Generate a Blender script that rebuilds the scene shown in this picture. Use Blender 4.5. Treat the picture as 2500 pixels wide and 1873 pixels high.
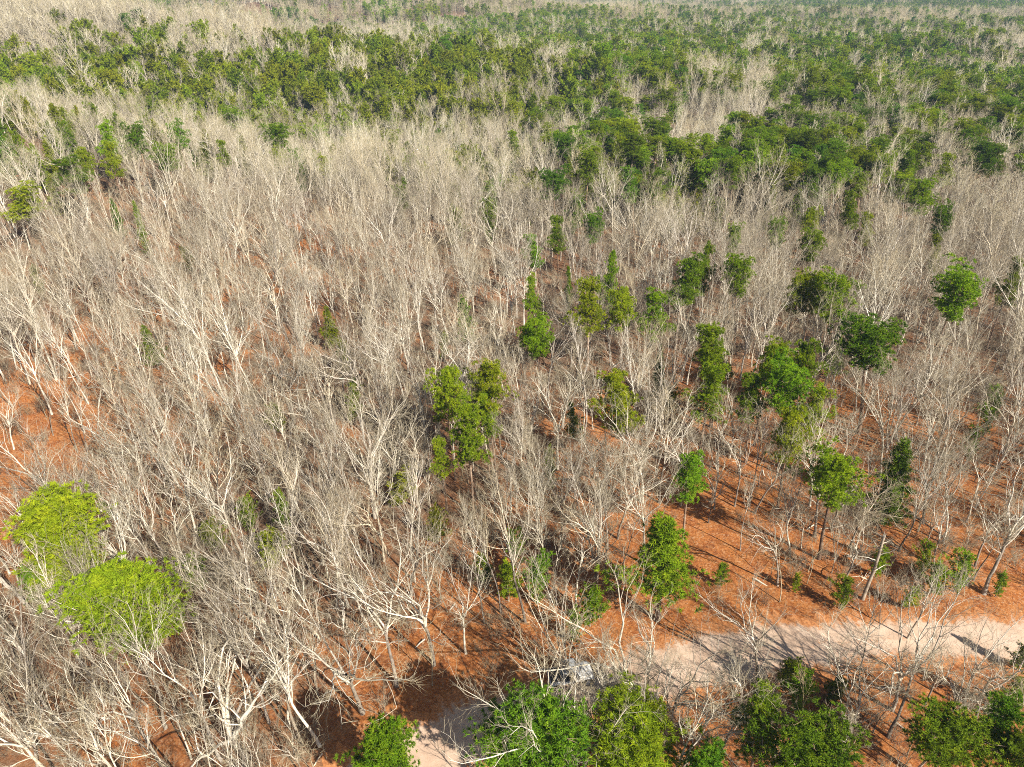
import bpy, bmesh, math, random
import numpy as np
from mathutils import Vector, Matrix, Euler

for o in list(bpy.data.objects):
    bpy.data.objects.remove(o)
scene = bpy.context.scene
COL = scene.collection

# ------------------------------------------------------------------ camera, light, exposure
cam_data = bpy.data.cameras.new('camera')
cam_data.sensor_width = 36.0
cam_data.lens = 24.95
cam_data.clip_start = 0.5
cam_data.clip_end = 20000
camera = bpy.data.objects.new('camera', cam_data)
COL.objects.link(camera)
_p, _r = math.radians(30.2), math.radians(2.5)
_f = Vector((0, math.cos(_p), -math.sin(_p)))
_rt = Vector((1, 0, 0)); _up = _rt.cross(_f)
_R = _rt * math.cos(_r) - _up * math.sin(_r)
_U = _rt * math.sin(_r) + _up * math.cos(_r)
M = Matrix((( _R.x, _U.x, -_f.x, 0), (_R.y, _U.y, -_f.y, 0), (_R.z, _U.z, -_f.z, 55.0), (0, 0, 0, 1)))
camera.matrix_world = M
scene.camera = camera

SUN_ELEV = math.radians(36)
SUN_DIR = Vector((0.67 * math.cos(SUN_ELEV), -0.74 * math.cos(SUN_ELEV), math.sin(SUN_ELEV))).normalized()
world = bpy.data.worlds.new('World'); scene.world = world
world.use_nodes = True
wn = world.node_tree.nodes; wl = world.node_tree.links
wn.clear()
wo = wn.new('ShaderNodeOutputWorld'); bg = wn.new('ShaderNodeBackground'); sky = wn.new('ShaderNodeTexSky')
sky.sky_type = 'NISHITA'; sky.sun_disc = False
sky.sun_elevation = SUN_ELEV
sky.sun_rotation = math.atan2(SUN_DIR.x, SUN_DIR.y)
sky.air_density = 1.0; sky.dust_density = 0.6; sky.ozone_density = 1.0
bg.inputs['Strength'].default_value = 0.05
wl.new(sky.outputs[0], bg.inputs[0]); wl.new(bg.outputs[0], wo.inputs[0])
sun_data = bpy.data.lights.new('sun', 'SUN')
sun_data.energy = 5.0; sun_data.angle = math.radians(0.5); sun_data.color = (1.0, 0.93, 0.82)
sun = bpy.data.objects.new('sun', sun_data); COL.objects.link(sun)
sun.rotation_euler = SUN_DIR.to_track_quat('Z', 'Y').to_euler()
vs = scene.view_settings
scene.display_settings.display_device = 'sRGB'
vs.view_transform = 'Standard'; vs.look = 'None'; vs.exposure = 1.1; vs.gamma = 1.0
vs.use_curve_mapping = False
scene.render.engine = 'CYCLES'
scene.cycles.max_bounces = 5; scene.cycles.diffuse_bounces = 3; scene.cycles.glossy_bounces = 2
scene.cycles.transmission_bounces = 3; scene.cycles.transparent_max_bounces = 4; scene.cycles.volume_bounces = 1
scene.cycles.use_denoising = False
scene.cycles.pixel_filter_type = 'BLACKMAN_HARRIS'; scene.cycles.filter_width = 1.0

# ------------------------------------------------------------------ terrain height
def ground_z(x, y):
    """Height of the forest floor in metres (numpy arrays or floats)."""
    x = np.asarray(x, float); y = np.asarray(y, float)
    def hump(cx, cy, sx, sy, a, rot=0.0):
        c, s = math.cos(rot), math.sin(rot)
        u = ((x - cx) * c + (y - cy) * s) / sx
        v = (-(x - cx) * s + (y - cy) * c) / sy
        return a * np.exp(-0.5 * (u * u + v * v))
    z = hump(-170, 182, 68, 34, 30.0)                    # near spur coming in from the left
    z = z + hump(-285, 388, 142, 58, 50.0)               # high wooded hill behind it
    z = z + hump(-60, 262, 120, 30, -5.0)                # hollow between the two
    z = z + hump(70, 322, 110, 26, 9.0, -0.72)           # pale ridge falling to the right
    z = z + hump(260, 460, 170, 36, 10.0, -0.12)
    z = z + hump(240, 660, 230, 45, 9.0, -0.08)
    z = z + hump(-260, 885, 260, 80, 42.0, -0.05)
    z = z + hump(60, 1110, 300, 80, 22.0)
    z = z + hump(430, 930, 330, 70, 10.0, -0.05)
    z = z - 9.0 / (1 + np.exp(-(x - 90) / 60.0)) / (1 + np.exp(-(y - 210) / 30.0))
    r = np.hypot(x, y)
    fall = np.clip((r - 260) / 1500.0, 0, 1.6)
    z = z - 34.0 * fall * (0.75 + 0.25 * np.tanh(x / 400.0))
    k = np.clip((r - 90) / 160.0, 0, 1)
    z = z + k * 2.2 * np.sin(x / 37.0 + 0.6 * np.sin(y / 51.0)) * np.cos(y / 43.0 + 1.1)
    k2 = np.clip((r - 900) / 900.0, 0, 1)
    z = z + k2 * (13 * np.sin(y / 210.0 + x / 900.0) + 9 * np.sin(x / 330.0 + y / 400.0 + 2.0))
    k3 = np.clip((r - 2500) / 2500.0, 0, 1)
    z = z + k3 * 90 * (0.6 + 0.4 * np.sin(x / 900.0 + 0.7) * np.cos(y / 1300.0))
    z = z + 0.25 * np.sin(x / 9.0 + 1.3) * np.sin(y / 11.0) + 0.12 * np.sin(x / 3.1 + y / 4.3)
    return z


# ------------------------------------------------------------------ helpers
def tag(o, label=None, cat=None, group=None, kind=None):
    if label: o['label'] = label
    if cat: o['category'] = cat
    if group: o['group'] = group
    if kind: o['kind'] = kind
    return o

def mesh_from(name, V, F, mat=None, smooth=False, loops=None):
    me = bpy.data.meshes.new(name)
    if loops is None:
        me.from_pydata(V, [], F)
    else:
        V = np.asarray(V, np.float32); idx, starts, tot = loops
        me.vertices.add(len(V)); me.vertices.foreach_set('co', V.ravel())
        me.loops.add(len(idx)); me.loops.foreach_set('vertex_index', idx.astype(np.int32))
        me.polygons.add(len(starts)); me.polygons.foreach_set('loop_start', starts.astype(np.int32))
        me.update(calc_edges=True)
    if mat: me.materials.append(mat)
    if smooth:
        me.polygons.foreach_set('use_smooth', np.ones(len(me.polygons), bool))
    return me

def link(name, data, parent=None, loc=None):
    o = bpy.data.objects.new(name, data); COL.objects.link(o)
    if parent is not None: o.parent = parent
    if loc is not None: o.location = loc
    return o

class Shape:
    """Collects triangles and quads of tubes and blades into one mesh."""
    def __init__(self): self.v = []; self.f = []; self.k = []; self.n = 0; self.fine = 0
    def add(self, V, F, k=None):
        F = np.asarray(F)
        self.k.append(np.full(len(F), self.fine, np.int32) if k is None else k)
        self.v.append(np.asarray(V, np.float32)); self.f.append(F + self.n); self.n += len(V)
    def tube(self, P, R, sides):
        P = np.asarray(P, float); R = np.asarray(R, float); n = len(P)
        T = np.gradient(P, axis=0)
        T /= np.linalg.norm(T, axis=1)[:, None] + 1e-9
        ref = np.array([0.31, 0.95, 0.05]) if abs(T[0][2]) > 0.8 else np.array([0.05, 0.1, 1.0])
        A = np.cross(T, ref); A /= np.linalg.norm(A, axis=1)[:, None] + 1e-9
        B = np.cross(T, A)
        a = np.arange(sides) * (2 * math.pi / sides)
        V = P[:, None, :] + R[:, None, None] * (np.cos(a)[None, :, None] * A[:, None, :] + np.sin(a)[None, :, None] * B[:, None, :])
        i = np.arange(n - 1)[:, None] * sides; j = np.arange(sides)[None, :]; k = (j + 1) % sides
        q0 = i + j; q1 = i + k; q2 = i + sides + k; q3 = i + sides + j
        F = np.concatenate([np.stack([q0, q1, q2], -1).reshape(-1, 3), np.stack([q0, q2, q3], -1).reshape(-1, 3)])
        self.add(V.reshape(-1, 3), F)
    def spikes(self, A, B, r):
        """thin three-sided spikes from points A to points B"""
        A = np.asarray(A, float); B = np.asarray(B, float)
        if len(A) == 0: return
        r = np.broadcast_to(np.asarray(r, float), (len(A),))
        T = B - A; T = T / (np.linalg.norm(T, axis=1)[:, None] + 1e-9)
        U = np.cross(T, np.array([0.3, 0.2, 1.0])); U /= np.linalg.norm(U, axis=1)[:, None] + 1e-9
        W = np.cross(T, U)
        V = np.empty((len(A), 4, 3))
        for s in range(3):
            c, d = math.cos(s * 2.0944), math.sin(s * 2.0944)
            V[:, s] = A + r[:, None] * (c * U + d * W)
        V[:, 3] = B
        b = np.arange(len(A))[:, None] * 4
        F = np.concatenate([b + np.array([[0, 1, 3]]), b + np.array([[1, 2, 3]]), b + np.array([[2, 0, 3]])])
        self.add(V.reshape(-1, 3), F)
    def blades(self, P, D, L, Wd, rng):
        """flat narrow leaf triangles at P along D"""
        n = len(P)
        side = np.cross(D, rng.normal(size=(n, 3))); side /= np.linalg.norm(side, axis=1)[:, None] + 1e-9
        V = np.empty((n, 3, 3))
        V[:, 0] = P - side * Wd[:, None] * 0.5; V[:, 1] = P + side * Wd[:, None] * 0.5; V[:, 2] = P + D * L[:, None]
        F = np.arange(n * 3).reshape(n, 3)
        self.add(V.reshape(-1, 3), F)
    def merge(self, other):
        if other.n:
            self.add(np.concatenate(other.v), np.concatenate(other.f), np.concatenate(other.k))
    def mesh(self, name, mat, smooth=True, mat2=None):
        V = np.concatenate(self.v); F = np.concatenate(self.f)
        loops = (F.ravel(), np.arange(len(F)) * 3, None)
        me = mesh_from(name, V, None, mat, smooth, loops)
        if mat2 is not None:
            me.materials.append(mat2); me.polygons.foreach_set('material_index', np.concatenate(self.k))
        return me

# ------------------------------------------------------------------ materials
def new_mat(name):
    m = bpy.data.materials.new(name); m.use_nodes = True
    nt = m.node_tree; nt.nodes.clear()
    out = nt.nodes.new('ShaderNodeOutputMaterial')
    return m, nt, out

def node(nt, t, **kw):
    n = nt.nodes.new(t)
    for k, v in kw.items():
        setattr(n, k, v)
    return n

def ramp(nt, fac, stops):
    r = nt.nodes.new('ShaderNodeValToRGB')
    e = r.color_ramp.elements
    while len(e) > 1: e.remove(e[-1])
    e[0].position = stops[0][0]; e[0].color = (*stops[0][1], 1)
    for p, c in stops[1:]:
        x = e.new(p); x.color = (*c, 1)
    nt.links.new(fac, r.inputs[0])
    return r.outputs[0]

def mix(nt, fac, a, b, mode='MIX'):
    m = nt.nodes.new('ShaderNodeMix'); m.data_type = 'RGBA'; m.blend_type = mode
    for s, v in ((0, fac), (6, a), (7, b)):
        if isinstance(v, (int, float)): m.inputs[s].default_value = v
        elif isinstance(v, tuple): m.inputs[s].default_value = (*v, 1)
        else: nt.links.new(v, m.inputs[s])
    return m.outputs[2]

def noise(nt, vec, scale, detail=4, rough=0.6):
    n = nt.nodes.new('ShaderNodeTexNoise')
    n.inputs['Scale'].default_value = scale; n.inputs['Detail'].default_value = detail
    n.inputs['Roughness'].default_value = rough
    if vec is not None: nt.links.new(vec, n.inputs['Vector'])
    return n.outputs[0]

def coords(nt, kind='Object'):
    return nt.nodes.new('ShaderNodeTexCoord').outputs[kind]

def world_pos(nt):
    return nt.nodes.new('ShaderNodeNewGeometry').outputs['Position']

def bump(nt, height, strength, dist):
    b = nt.nodes.new('ShaderNodeBump'); b.inputs['Strength'].default_value = strength
    b.inputs['Distance'].default_value = dist
    nt.links.new(height, b.inputs['Height'])
    return b.outputs[0]

def bark_mat(name, dark, mid, light):
    m, nt, out = new_mat(name)
    bs = node(nt, 'ShaderNodeBsdfPrincipled')
    bs.inputs['Roughness'].default_value = 0.9
    bs.inputs['Specular IOR Level'].default_value = 0.15
    oi = node(nt, 'ShaderNodeObjectInfo')
    n1 = noise(nt, world_pos(nt), 1.7, 5, 0.7)
    c = ramp(nt, n1, [(0.3, dark), (0.48, mid), (0.68, light)])
    c2 = ramp(nt, oi.outputs['Random'], [(0.0, (0.45, 0.42, 0.40)), (0.18, (0.72, 0.68, 0.62)), (0.38, (0.95, 0.93, 0.86)), (0.55, (0.78, 0.74, 0.72)), (0.78, (1.08, 1.08, 1.04)), (1.0, (0.92, 0.84, 0.70))])
    c = mix(nt, 1.0, c, c2, 'MULTIPLY')
    nt.links.new(c, bs.inputs['Base Color'])
    nt.links.new(bs.outputs[0], out.inputs[0])
    return m

def leaf_mat(name, dark, mid, light, brown=(0.18, 0.11, 0.03), trans=0.30, scale=0.9):
    m, nt, out = new_mat(name)
    oi = node(nt, 'ShaderNodeObjectInfo')
    n1 = noise(nt, world_pos(nt), scale, 5, 0.7)
    c = ramp(nt, n1, [(0.28, dark), (0.5, mid), (0.7, light)])
    n2 = noise(nt, world_pos(nt), 5.0, 2, 0.5)
    c = mix(nt, ramp(nt, n2, [(0.66, (0, 0, 0)), (0.74, (0.7, 0.7, 0.7))]), c, brown)
    hs = node(nt, 'ShaderNodeHueSaturation')
    mr = node(nt, 'ShaderNodeMapRange')
    mr.inputs[3].default_value = 0.475; mr.inputs[4].default_value = 0.52
    nt.links.new(oi.outputs['Random'], mr.inputs[0]); nt.links.new(mr.outputs[0], hs.inputs['Hue'])
    mv = node(nt, 'ShaderNodeMath', operation='MULTIPLY'); mv.inputs[1].default_value = 7.31
    fr = node(nt, 'ShaderNodeMath', operation='FRACT')
    mr2 = node(nt, 'ShaderNodeMapRange'); mr2.inputs[3].default_value = 0.75; mr2.inputs[4].default_value = 1.2
    nt.links.new(oi.outputs['Random'], mv.inputs[0]); nt.links.new(mv.outputs[0], fr.inputs[0])
    nt.links.new(fr.outputs[0], mr2.inputs[0]); nt.links.new(mr2.outputs[0], hs.inputs['Value'])
    nt.links.new(c, hs.inputs['Color']); c = hs.outputs[0]
    d = node(nt, 'ShaderNodeBsdfPrincipled'); d.inputs['Roughness'].default_value = 0.75
    d.inputs['Specular IOR Level'].default_value = 0.06
    t = node(nt, 'ShaderNodeBsdfTranslucent')
    nt.links.new(c, d.inputs['Base Color']); nt.links.new(c, t.inputs['Color'])
    mx = node(nt, 'ShaderNodeMixShader'); mx.inputs[0].default_value = trans
    nt.links.new(d.outputs[0], mx.inputs[1]); nt.links.new(t.outputs[0], mx.inputs[2])
    nt.links.new(mx.outputs[0], out.inputs[0])
    return m

def plain_mat(name, col, rough=0.5, spec=0.5, metal=0.0, grime=None):
    m, nt, out = new_mat(name)
    bs = node(nt, 'ShaderNodeBsdfPrincipled')
    bs.inputs['Roughness'].default_value = rough; bs.inputs['Metallic'].default_value = metal
    bs.inputs['Specular IOR Level'].default_value = spec
    n1 = noise(nt, coords(nt), 3.0, 5, 0.65)
    g = grime or tuple(0.8 * c for c in col)
    nt.links.new(ramp(nt, n1, [(0.4, col), (0.75, g)]), bs.inputs['Base Color'])
    nt.links.new(bs.outputs[0], out.inputs[0])
    return m

MAT = {}
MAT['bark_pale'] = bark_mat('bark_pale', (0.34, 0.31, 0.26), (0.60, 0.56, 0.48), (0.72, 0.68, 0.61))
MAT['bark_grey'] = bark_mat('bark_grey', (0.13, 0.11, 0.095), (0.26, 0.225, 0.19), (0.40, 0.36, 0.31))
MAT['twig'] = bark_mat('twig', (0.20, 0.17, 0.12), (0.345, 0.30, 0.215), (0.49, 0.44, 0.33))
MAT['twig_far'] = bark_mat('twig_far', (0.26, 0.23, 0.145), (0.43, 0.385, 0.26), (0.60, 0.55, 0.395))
MAT['bark_pine'] = bark_mat('bark_pine', (0.12, 0.075, 0.05), (0.27, 0.19, 0.14), (0.38, 0.30, 0.24))
MAT['brush'] = bark_mat('brush_stems', (0.14, 0.115, 0.085), (0.27, 0.225, 0.165), (0.40, 0.345, 0.265))
MAT['needles'] = leaf_mat('pine_needles', (0.090, 0.150, 0.008), (0.205, 0.295, 0.011), (0.360, 0.420, 0.016))
MAT['needles_bright'] = leaf_mat('pine_needles_bright', (0.075, 0.155, 0.008), (0.170, 0.285, 0.011), (0.310, 0.400, 0.018))
MAT['needles_dark'] = leaf_mat('pine_needles_dark', (0.050, 0.110, 0.009), (0.120, 0.215, 0.011), (0.230, 0.320, 0.014))
MAT['cedar'] = leaf_mat('cedar_sprays', (0.085, 0.120, 0.008), (0.170, 0.220, 0.010), (0.285, 0.32, 0.015), trans=0.2)

def ground_mat():
    m, nt, out = new_mat('leaf_litter')
    p = world_pos(nt)
    big = noise(nt, p, 0.035, 4, 0.6)
    midn = noise(nt, p, 0.5, 6, 0.7)
    fine = noise(nt, p, 7.0, 6, 0.8)
    leaf = node(nt, 'ShaderNodeTexVoronoi'); leaf.inputs['Scale'].default_value = 6.0
    nt.links.new(p, leaf.inputs['Vector'])
    sep = node(nt, 'ShaderNodeSeparateColor'); nt.links.new(leaf.outputs['Color'], sep.inputs[0])
    at = node(nt, 'ShaderNodeAttribute'); at.attribute_name = 'rust'
    # oak leaves: rust, tan and faded ones side by side
    c = ramp(nt, sep.outputs[0], [(0.0, (0.10, 0.04, 0.02)), (0.3, (0.30, 0.10, 0.03)), (0.62, (0.44, 0.165, 0.045)), (0.9, (0.52, 0.27, 0.12)), (1.0, (0.58, 0.40, 0.25))])
    c2 = ramp(nt, midn, [(0.28, (0.09, 0.042, 0.025)), (0.45, (0.34, 0.115, 0.036)), (0.56, (0.46, 0.18, 0.052)), (0.72, (0.40, 0.21, 0.10))])
    rust = mix(nt, 0.5, c, c2)
    # older grey-brown duff and bare soil
    d1 = ramp(nt, sep.outputs[1], [(0.0, (0.06, 0.04, 0.028)), (0.4, (0.15, 0.09, 0.055)), (0.75, (0.24, 0.145, 0.085)), (1.0, (0.36, 0.26, 0.18))])
    d2 = ramp(nt, midn, [(0.3, (0.07, 0.048, 0.034)), (0.5, (0.18, 0.105, 0.062)), (0.7, (0.27, 0.19, 0.125))])
    duff = mix(nt, 0.5, d1, d2)
    ad = node(nt, 'ShaderNodeMath', operation='ADD'); nt.links.new(at.outputs['Fac'], ad.inputs[0])
    big2 = noise(nt, p, 0.16, 5, 0.65); nt.links.new(big2, ad.inputs[1])
    c = mix(nt, ramp(nt, ad.outputs[0], [(0.62, (0, 0, 0)), (0.98, (1, 1, 1))]), duff, rust)
    c = mix(nt, 1.0, c, ramp(nt, big, [(0.3, (0.72, 0.70, 0.70)), (0.6, (1, 1, 1))]), 'MULTIPLY')
    bs = node(nt, 'ShaderNodeBsdfPrincipled'); bs.inputs['Roughness'].default_value = 0.95
    bs.inputs['Specular IOR Level'].default_value = 0.08
    nt.links.new(c, bs.inputs['Base Color'])
    nt.links.new(bump(nt, fine, 0.9, 0.12), bs.inputs['Normal'])
    nt.links.new(bs.outputs[0], out.inputs[0])
    return m

def road_mat():
    m, nt, out = new_mat('sandy_gravel')
    p = world_pos(nt)
    a = node(nt, 'ShaderNodeAttribute'); a.attribute_name = 'litter'
    n1 = noise(nt, p, 0.35, 6, 0.7); n2 = noise(nt, p, 11.0, 4, 0.8); n3 = noise(nt, p, 1.6, 6, 0.75)
    c = ramp(nt, n1, [(0.3, (0.40, 0.27, 0.185)), (0.5, (0.53, 0.385, 0.28)), (0.7, (0.62, 0.48, 0.37))])
    c = mix(nt, ramp(nt, n2, [(0.4, (0.25, 0.25, 0.25)), (0.65, (0, 0, 0))]), c, (0.36, 0.25, 0.18))
    # drifted leaves, thick along the edges
    ad = node(nt, 'ShaderNodeMath', operation='ADD'); nt.links.new(a.outputs['Fac'], ad.inputs[0]); nt.links.new(n3, ad.inputs[1])
    mask = ramp(nt, ad.outputs[0], [(0.70, (0, 0, 0)), (0.92, (1, 1, 1))])
    lf = ramp(nt, noise(nt, p, 5.0, 3, 0.7), [(0.3, (0.24, 0.09, 0.035)), (0.55, (0.45, 0.19, 0.07)), (0.75, (0.5, 0.28, 0.13))])
    c = mix(nt, mask, c, lf)
    bs = node(nt, 'ShaderNodeBsdfPrincipled'); bs.inputs['Roughness'].default_value = 0.95
    bs.inputs['Specular IOR Level'].default_value = 0.1
    nt.links.new(c, bs.inputs['Base Color'])
    nt.links.new(bump(nt, n2, 0.5, 0.05), bs.inputs['Normal'])
    nt.links.new(bs.outputs[0], out.inputs[0])
    return m
MAT['ground'] = ground_mat()
MAT['road'] = road_mat()

# ------------------------------------------------------------------ ground sheet and sandy road
RUST = [(-65.2, 82.3, 14, 0.5), (-60.2, 68.4, 10, 0.3), (-67.0, 103.3, 16, 0.25), (17.9, 51.9, 12, 0.5), (29.9, 62.5, 18, 0.3), (43.7, 61.6, 18, 0.38), (51.0, 58.0, 16, 0.4), (31.2, 36.5, 12, 0.45), (-4.9, 44.6, 9, 0.35), (20.4, 80.2, 12, 0.3), (-34.3, 37.8, 10, 0.25), (29.6, 49.8, 14, 0.3), (6.7, 45.9, 8, 0.3), (-48.4, 151.8, 25, 0.25), (46.1, 147.8, 20, 0.15)]
def build_ground():
    def axis(lo, hi):
        pts = [0.0]; s = 1.2
        while pts[-1] < hi:
            d = pts[-1]; s = 1.2 if d < 60 else min(1.2 + (d - 60) * 0.03, 260); pts.append(d + s)
        neg = [0.0]
        while neg[-1] > lo:
            d = -neg[-1]; s = 1.2 if d < 60 else min(1.2 + (d - 60) * 0.03, 260); neg.append(neg[-1] - s)
        return np.array(sorted(set(neg + pts)))
    X = axis(-9000, 9000); Y = axis(-80, 12000)
    gx, gy = np.meshgrid(X, Y)
    gz = ground_z(gx, gy)
    V = np.stack([gx, gy, gz], -1).reshape(-1, 3)
    nx, ny = len(X), len(Y)
    i = np.arange(ny - 1)[:, None] * nx + np.arange(nx - 1)[None, :]
    q = np.stack([i, i + 1, i + nx + 1, i + nx], -1).reshape(-1, 4)
    me = mesh_from('forest_floor', V, None, MAT['ground'], True, (q.ravel(), np.arange(len(q)) * 4, None))
    # where the fresh rust coloured leaf fall lies thickest
    rust = 0.16 * (1 - np.clip((np.hypot(gx, gy) - 140) / 120.0, 0, 1)) - 0.12 * np.clip((np.hypot(gx, gy) - 200) / 100.0, 0, 1)
    for rx, ry, rr, amt in RUST:
        rust = rust + amt * np.exp(-((gx - rx) ** 2 + (gy - ry) ** 2) / (2 * rr * rr))
    at = me.attributes.new('rust', 'FLOAT', 'POINT'); at.data.foreach_set('value', np.clip(rust, -0.15, 0.75).astype(np.float32).ravel())
    return tag(link('forest_floor', me), 'rust coloured leaf litter covering the rolling forest floor', kind='structure')
build_ground()

ROAD = [(-13.87, 30.41, 5, 0.1), (-9.54, 33.66, 5, 0.0), (-5.71, 36.2, 4.4, 0.0), (-0.89, 38.22, 3.5, 0.12), (4.19, 39.93, 3.4, 0.08), (9.04, 41.05, 3.6, 0.0), (14.81, 42.33, 3.8, -0.02), (21.54, 43.62, 3.7, 0), (28.06, 43.99, 3.4, 0.05), (34.17, 44.1, 3.0, 0.05), (40.26, 44.01, 2.9, -0.05), (45.82, 43.19, 3.4, -0.05), (52.4, 41.98, 3.4, 0), (61.14, 41.28, 3.4, 0)]
def road_centre(n=260):
    P = np.array(ROAD, float)
    t = np.linspace(0, len(P) - 1.001, n); i = t.astype(int); f = (t - i)[:, None]
    g = lambda k: P[np.clip(k, 0, len(P) - 1)]
    p0, p1, p2, p3 = g(i - 1), g(i), g(i + 1), g(i + 2)
    return 0.5 * (2 * p1 + (p2 - p0) * f + (2 * p0 - 5 * p1 + 4 * p2 - p3) * f ** 2 + (3 * p1 - p0 - 3 * p2 + p3) * f ** 3)
RC = road_centre()
def build_road():
    n = len(RC); T = np.gradient(RC[:, :2], axis=0); T /= np.linalg.norm(T, axis=1)[:, None]
    N = np.stack([-T[:, 1], T[:, 0]], 1); k = 17
    u = np.linspace(-1, 1, k)
    rng = np.random.default_rng(5)
    wl_ = RC[:, 2] * (1 + 0.12 * np.sin(np.arange(n) * 0.31) + 0.10 * rng.normal(size=n))
    wr_ = RC[:, 2] * (1 + 0.12 * np.sin(np.arange(n) * 0.23 + 2) + 0.10 * rng.normal(size=n))
    off = np.where(u[None, :] < 0, u[None, :] * wr_[:, None], u[None, :] * wl_[:, None])
    xy = RC[:, None, :2] + N[:, None, :] * off[..., None]
    z = ground_z(xy[..., 0], xy[..., 1]) + 0.05 - 0.045 * np.abs(u)[None, :] ** 6 - 0.03 * np.exp(-((np.abs(off) - 0.85) / 0.25) ** 2)
    V = np.concatenate([xy, z[..., None]], -1).reshape(-1, 3)
    i = np.arange(n - 1)[:, None] * k + np.arange(k - 1)[None, :]
    q = np.stack([i, i + k, i + k + 1, i + 1], -1).reshape(-1, 4)
    me = mesh_from('dirt_road', V, None, MAT['road'], True, (q.ravel(), np.arange(len(q)) * 4, None))
    at = me.attributes.new('litter', 'FLOAT', 'POINT')
    uu = np.broadcast_to(u[None, :], (n, k))
    lit = np.abs(uu) ** 2.2 * 0.75 + RC[:, 3][:, None] + 0.16 * np.exp(-(uu / 0.16) ** 2) - 0.06 * np.exp(-((np.abs(off) - 0.85) / 0.3) ** 2)
    at.data.foreach_set('value', lit.astype(np.float32).ravel())
    return tag(link('dirt_road', me), 'pale sandy dirt road crossing below the trees', kind='structure')
build_road()

# ------------------------------------------------------------------ bare hardwood prototypes
def unit(v): return v / (np.linalg.norm(v) + 1e-9)

def tilt_from(d, ang, az):
    ref = np.array([0.0, 0.0, 1.0]) if abs(d[2]) < 0.9 else np.array([1.0, 0, 0])
    a = unit(np.cross(d, ref)); b = np.cross(d, a)
    return unit(d * math.cos(ang) + (a * math.cos(az) + b * math.sin(az)) * math.sin(ang))

def polyline(rng, p, d, length, segs, wander, up):
    P = [np.array(p, float)]; d = np.array(d, float)
    for _ in range(segs):
        d = unit(d + rng.normal(size=3) * wander + np.array([0, 0, up]))
        P.append(P[-1] + d * (length / segs))
    return np.array(P)

def along(P, t):
    s = t * (len(P) - 1); i = min(int(s), len(P) - 2); f = s - i
    return P[i] * (1 - f) + P[i + 1] * f, unit(P[i + 1] - P[i])

STYLES = {
    # height, trunk radius, first limb at, limb count, limb angle range, limb length, wander, up pull, leaders
    'slender': dict(H=15.0, r=0.115, t0=0.42, n=12, ang=(0.45, 0.80), L=4.3, wander=0.10, up=0.13, forks=0),
    'tall':    dict(H=16.0, r=0.145, t0=0.45, n=5, ang=(0.40, 0.80), L=4.2, wander=0.16, up=0.11, forks=4),
    'oak':     dict(H=14.0, r=0.16, t0=0.38, n=4, ang=(0.55, 0.95), L=4.2, wander=0.24, up=0.11, forks=4),
    'spread':  dict(H=11.0, r=0.23, t0=0.26, n=3, ang=(0.6, 1.0), L=5.0, wander=0.27, up=0.11, forks=6),
    'broom':   dict(H=11.0, r=0.135, t0=0.14, n=2, ang=(0.35, 0.6), L=4.6, wander=0.07, up=0.06, forks=8),
}

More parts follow.
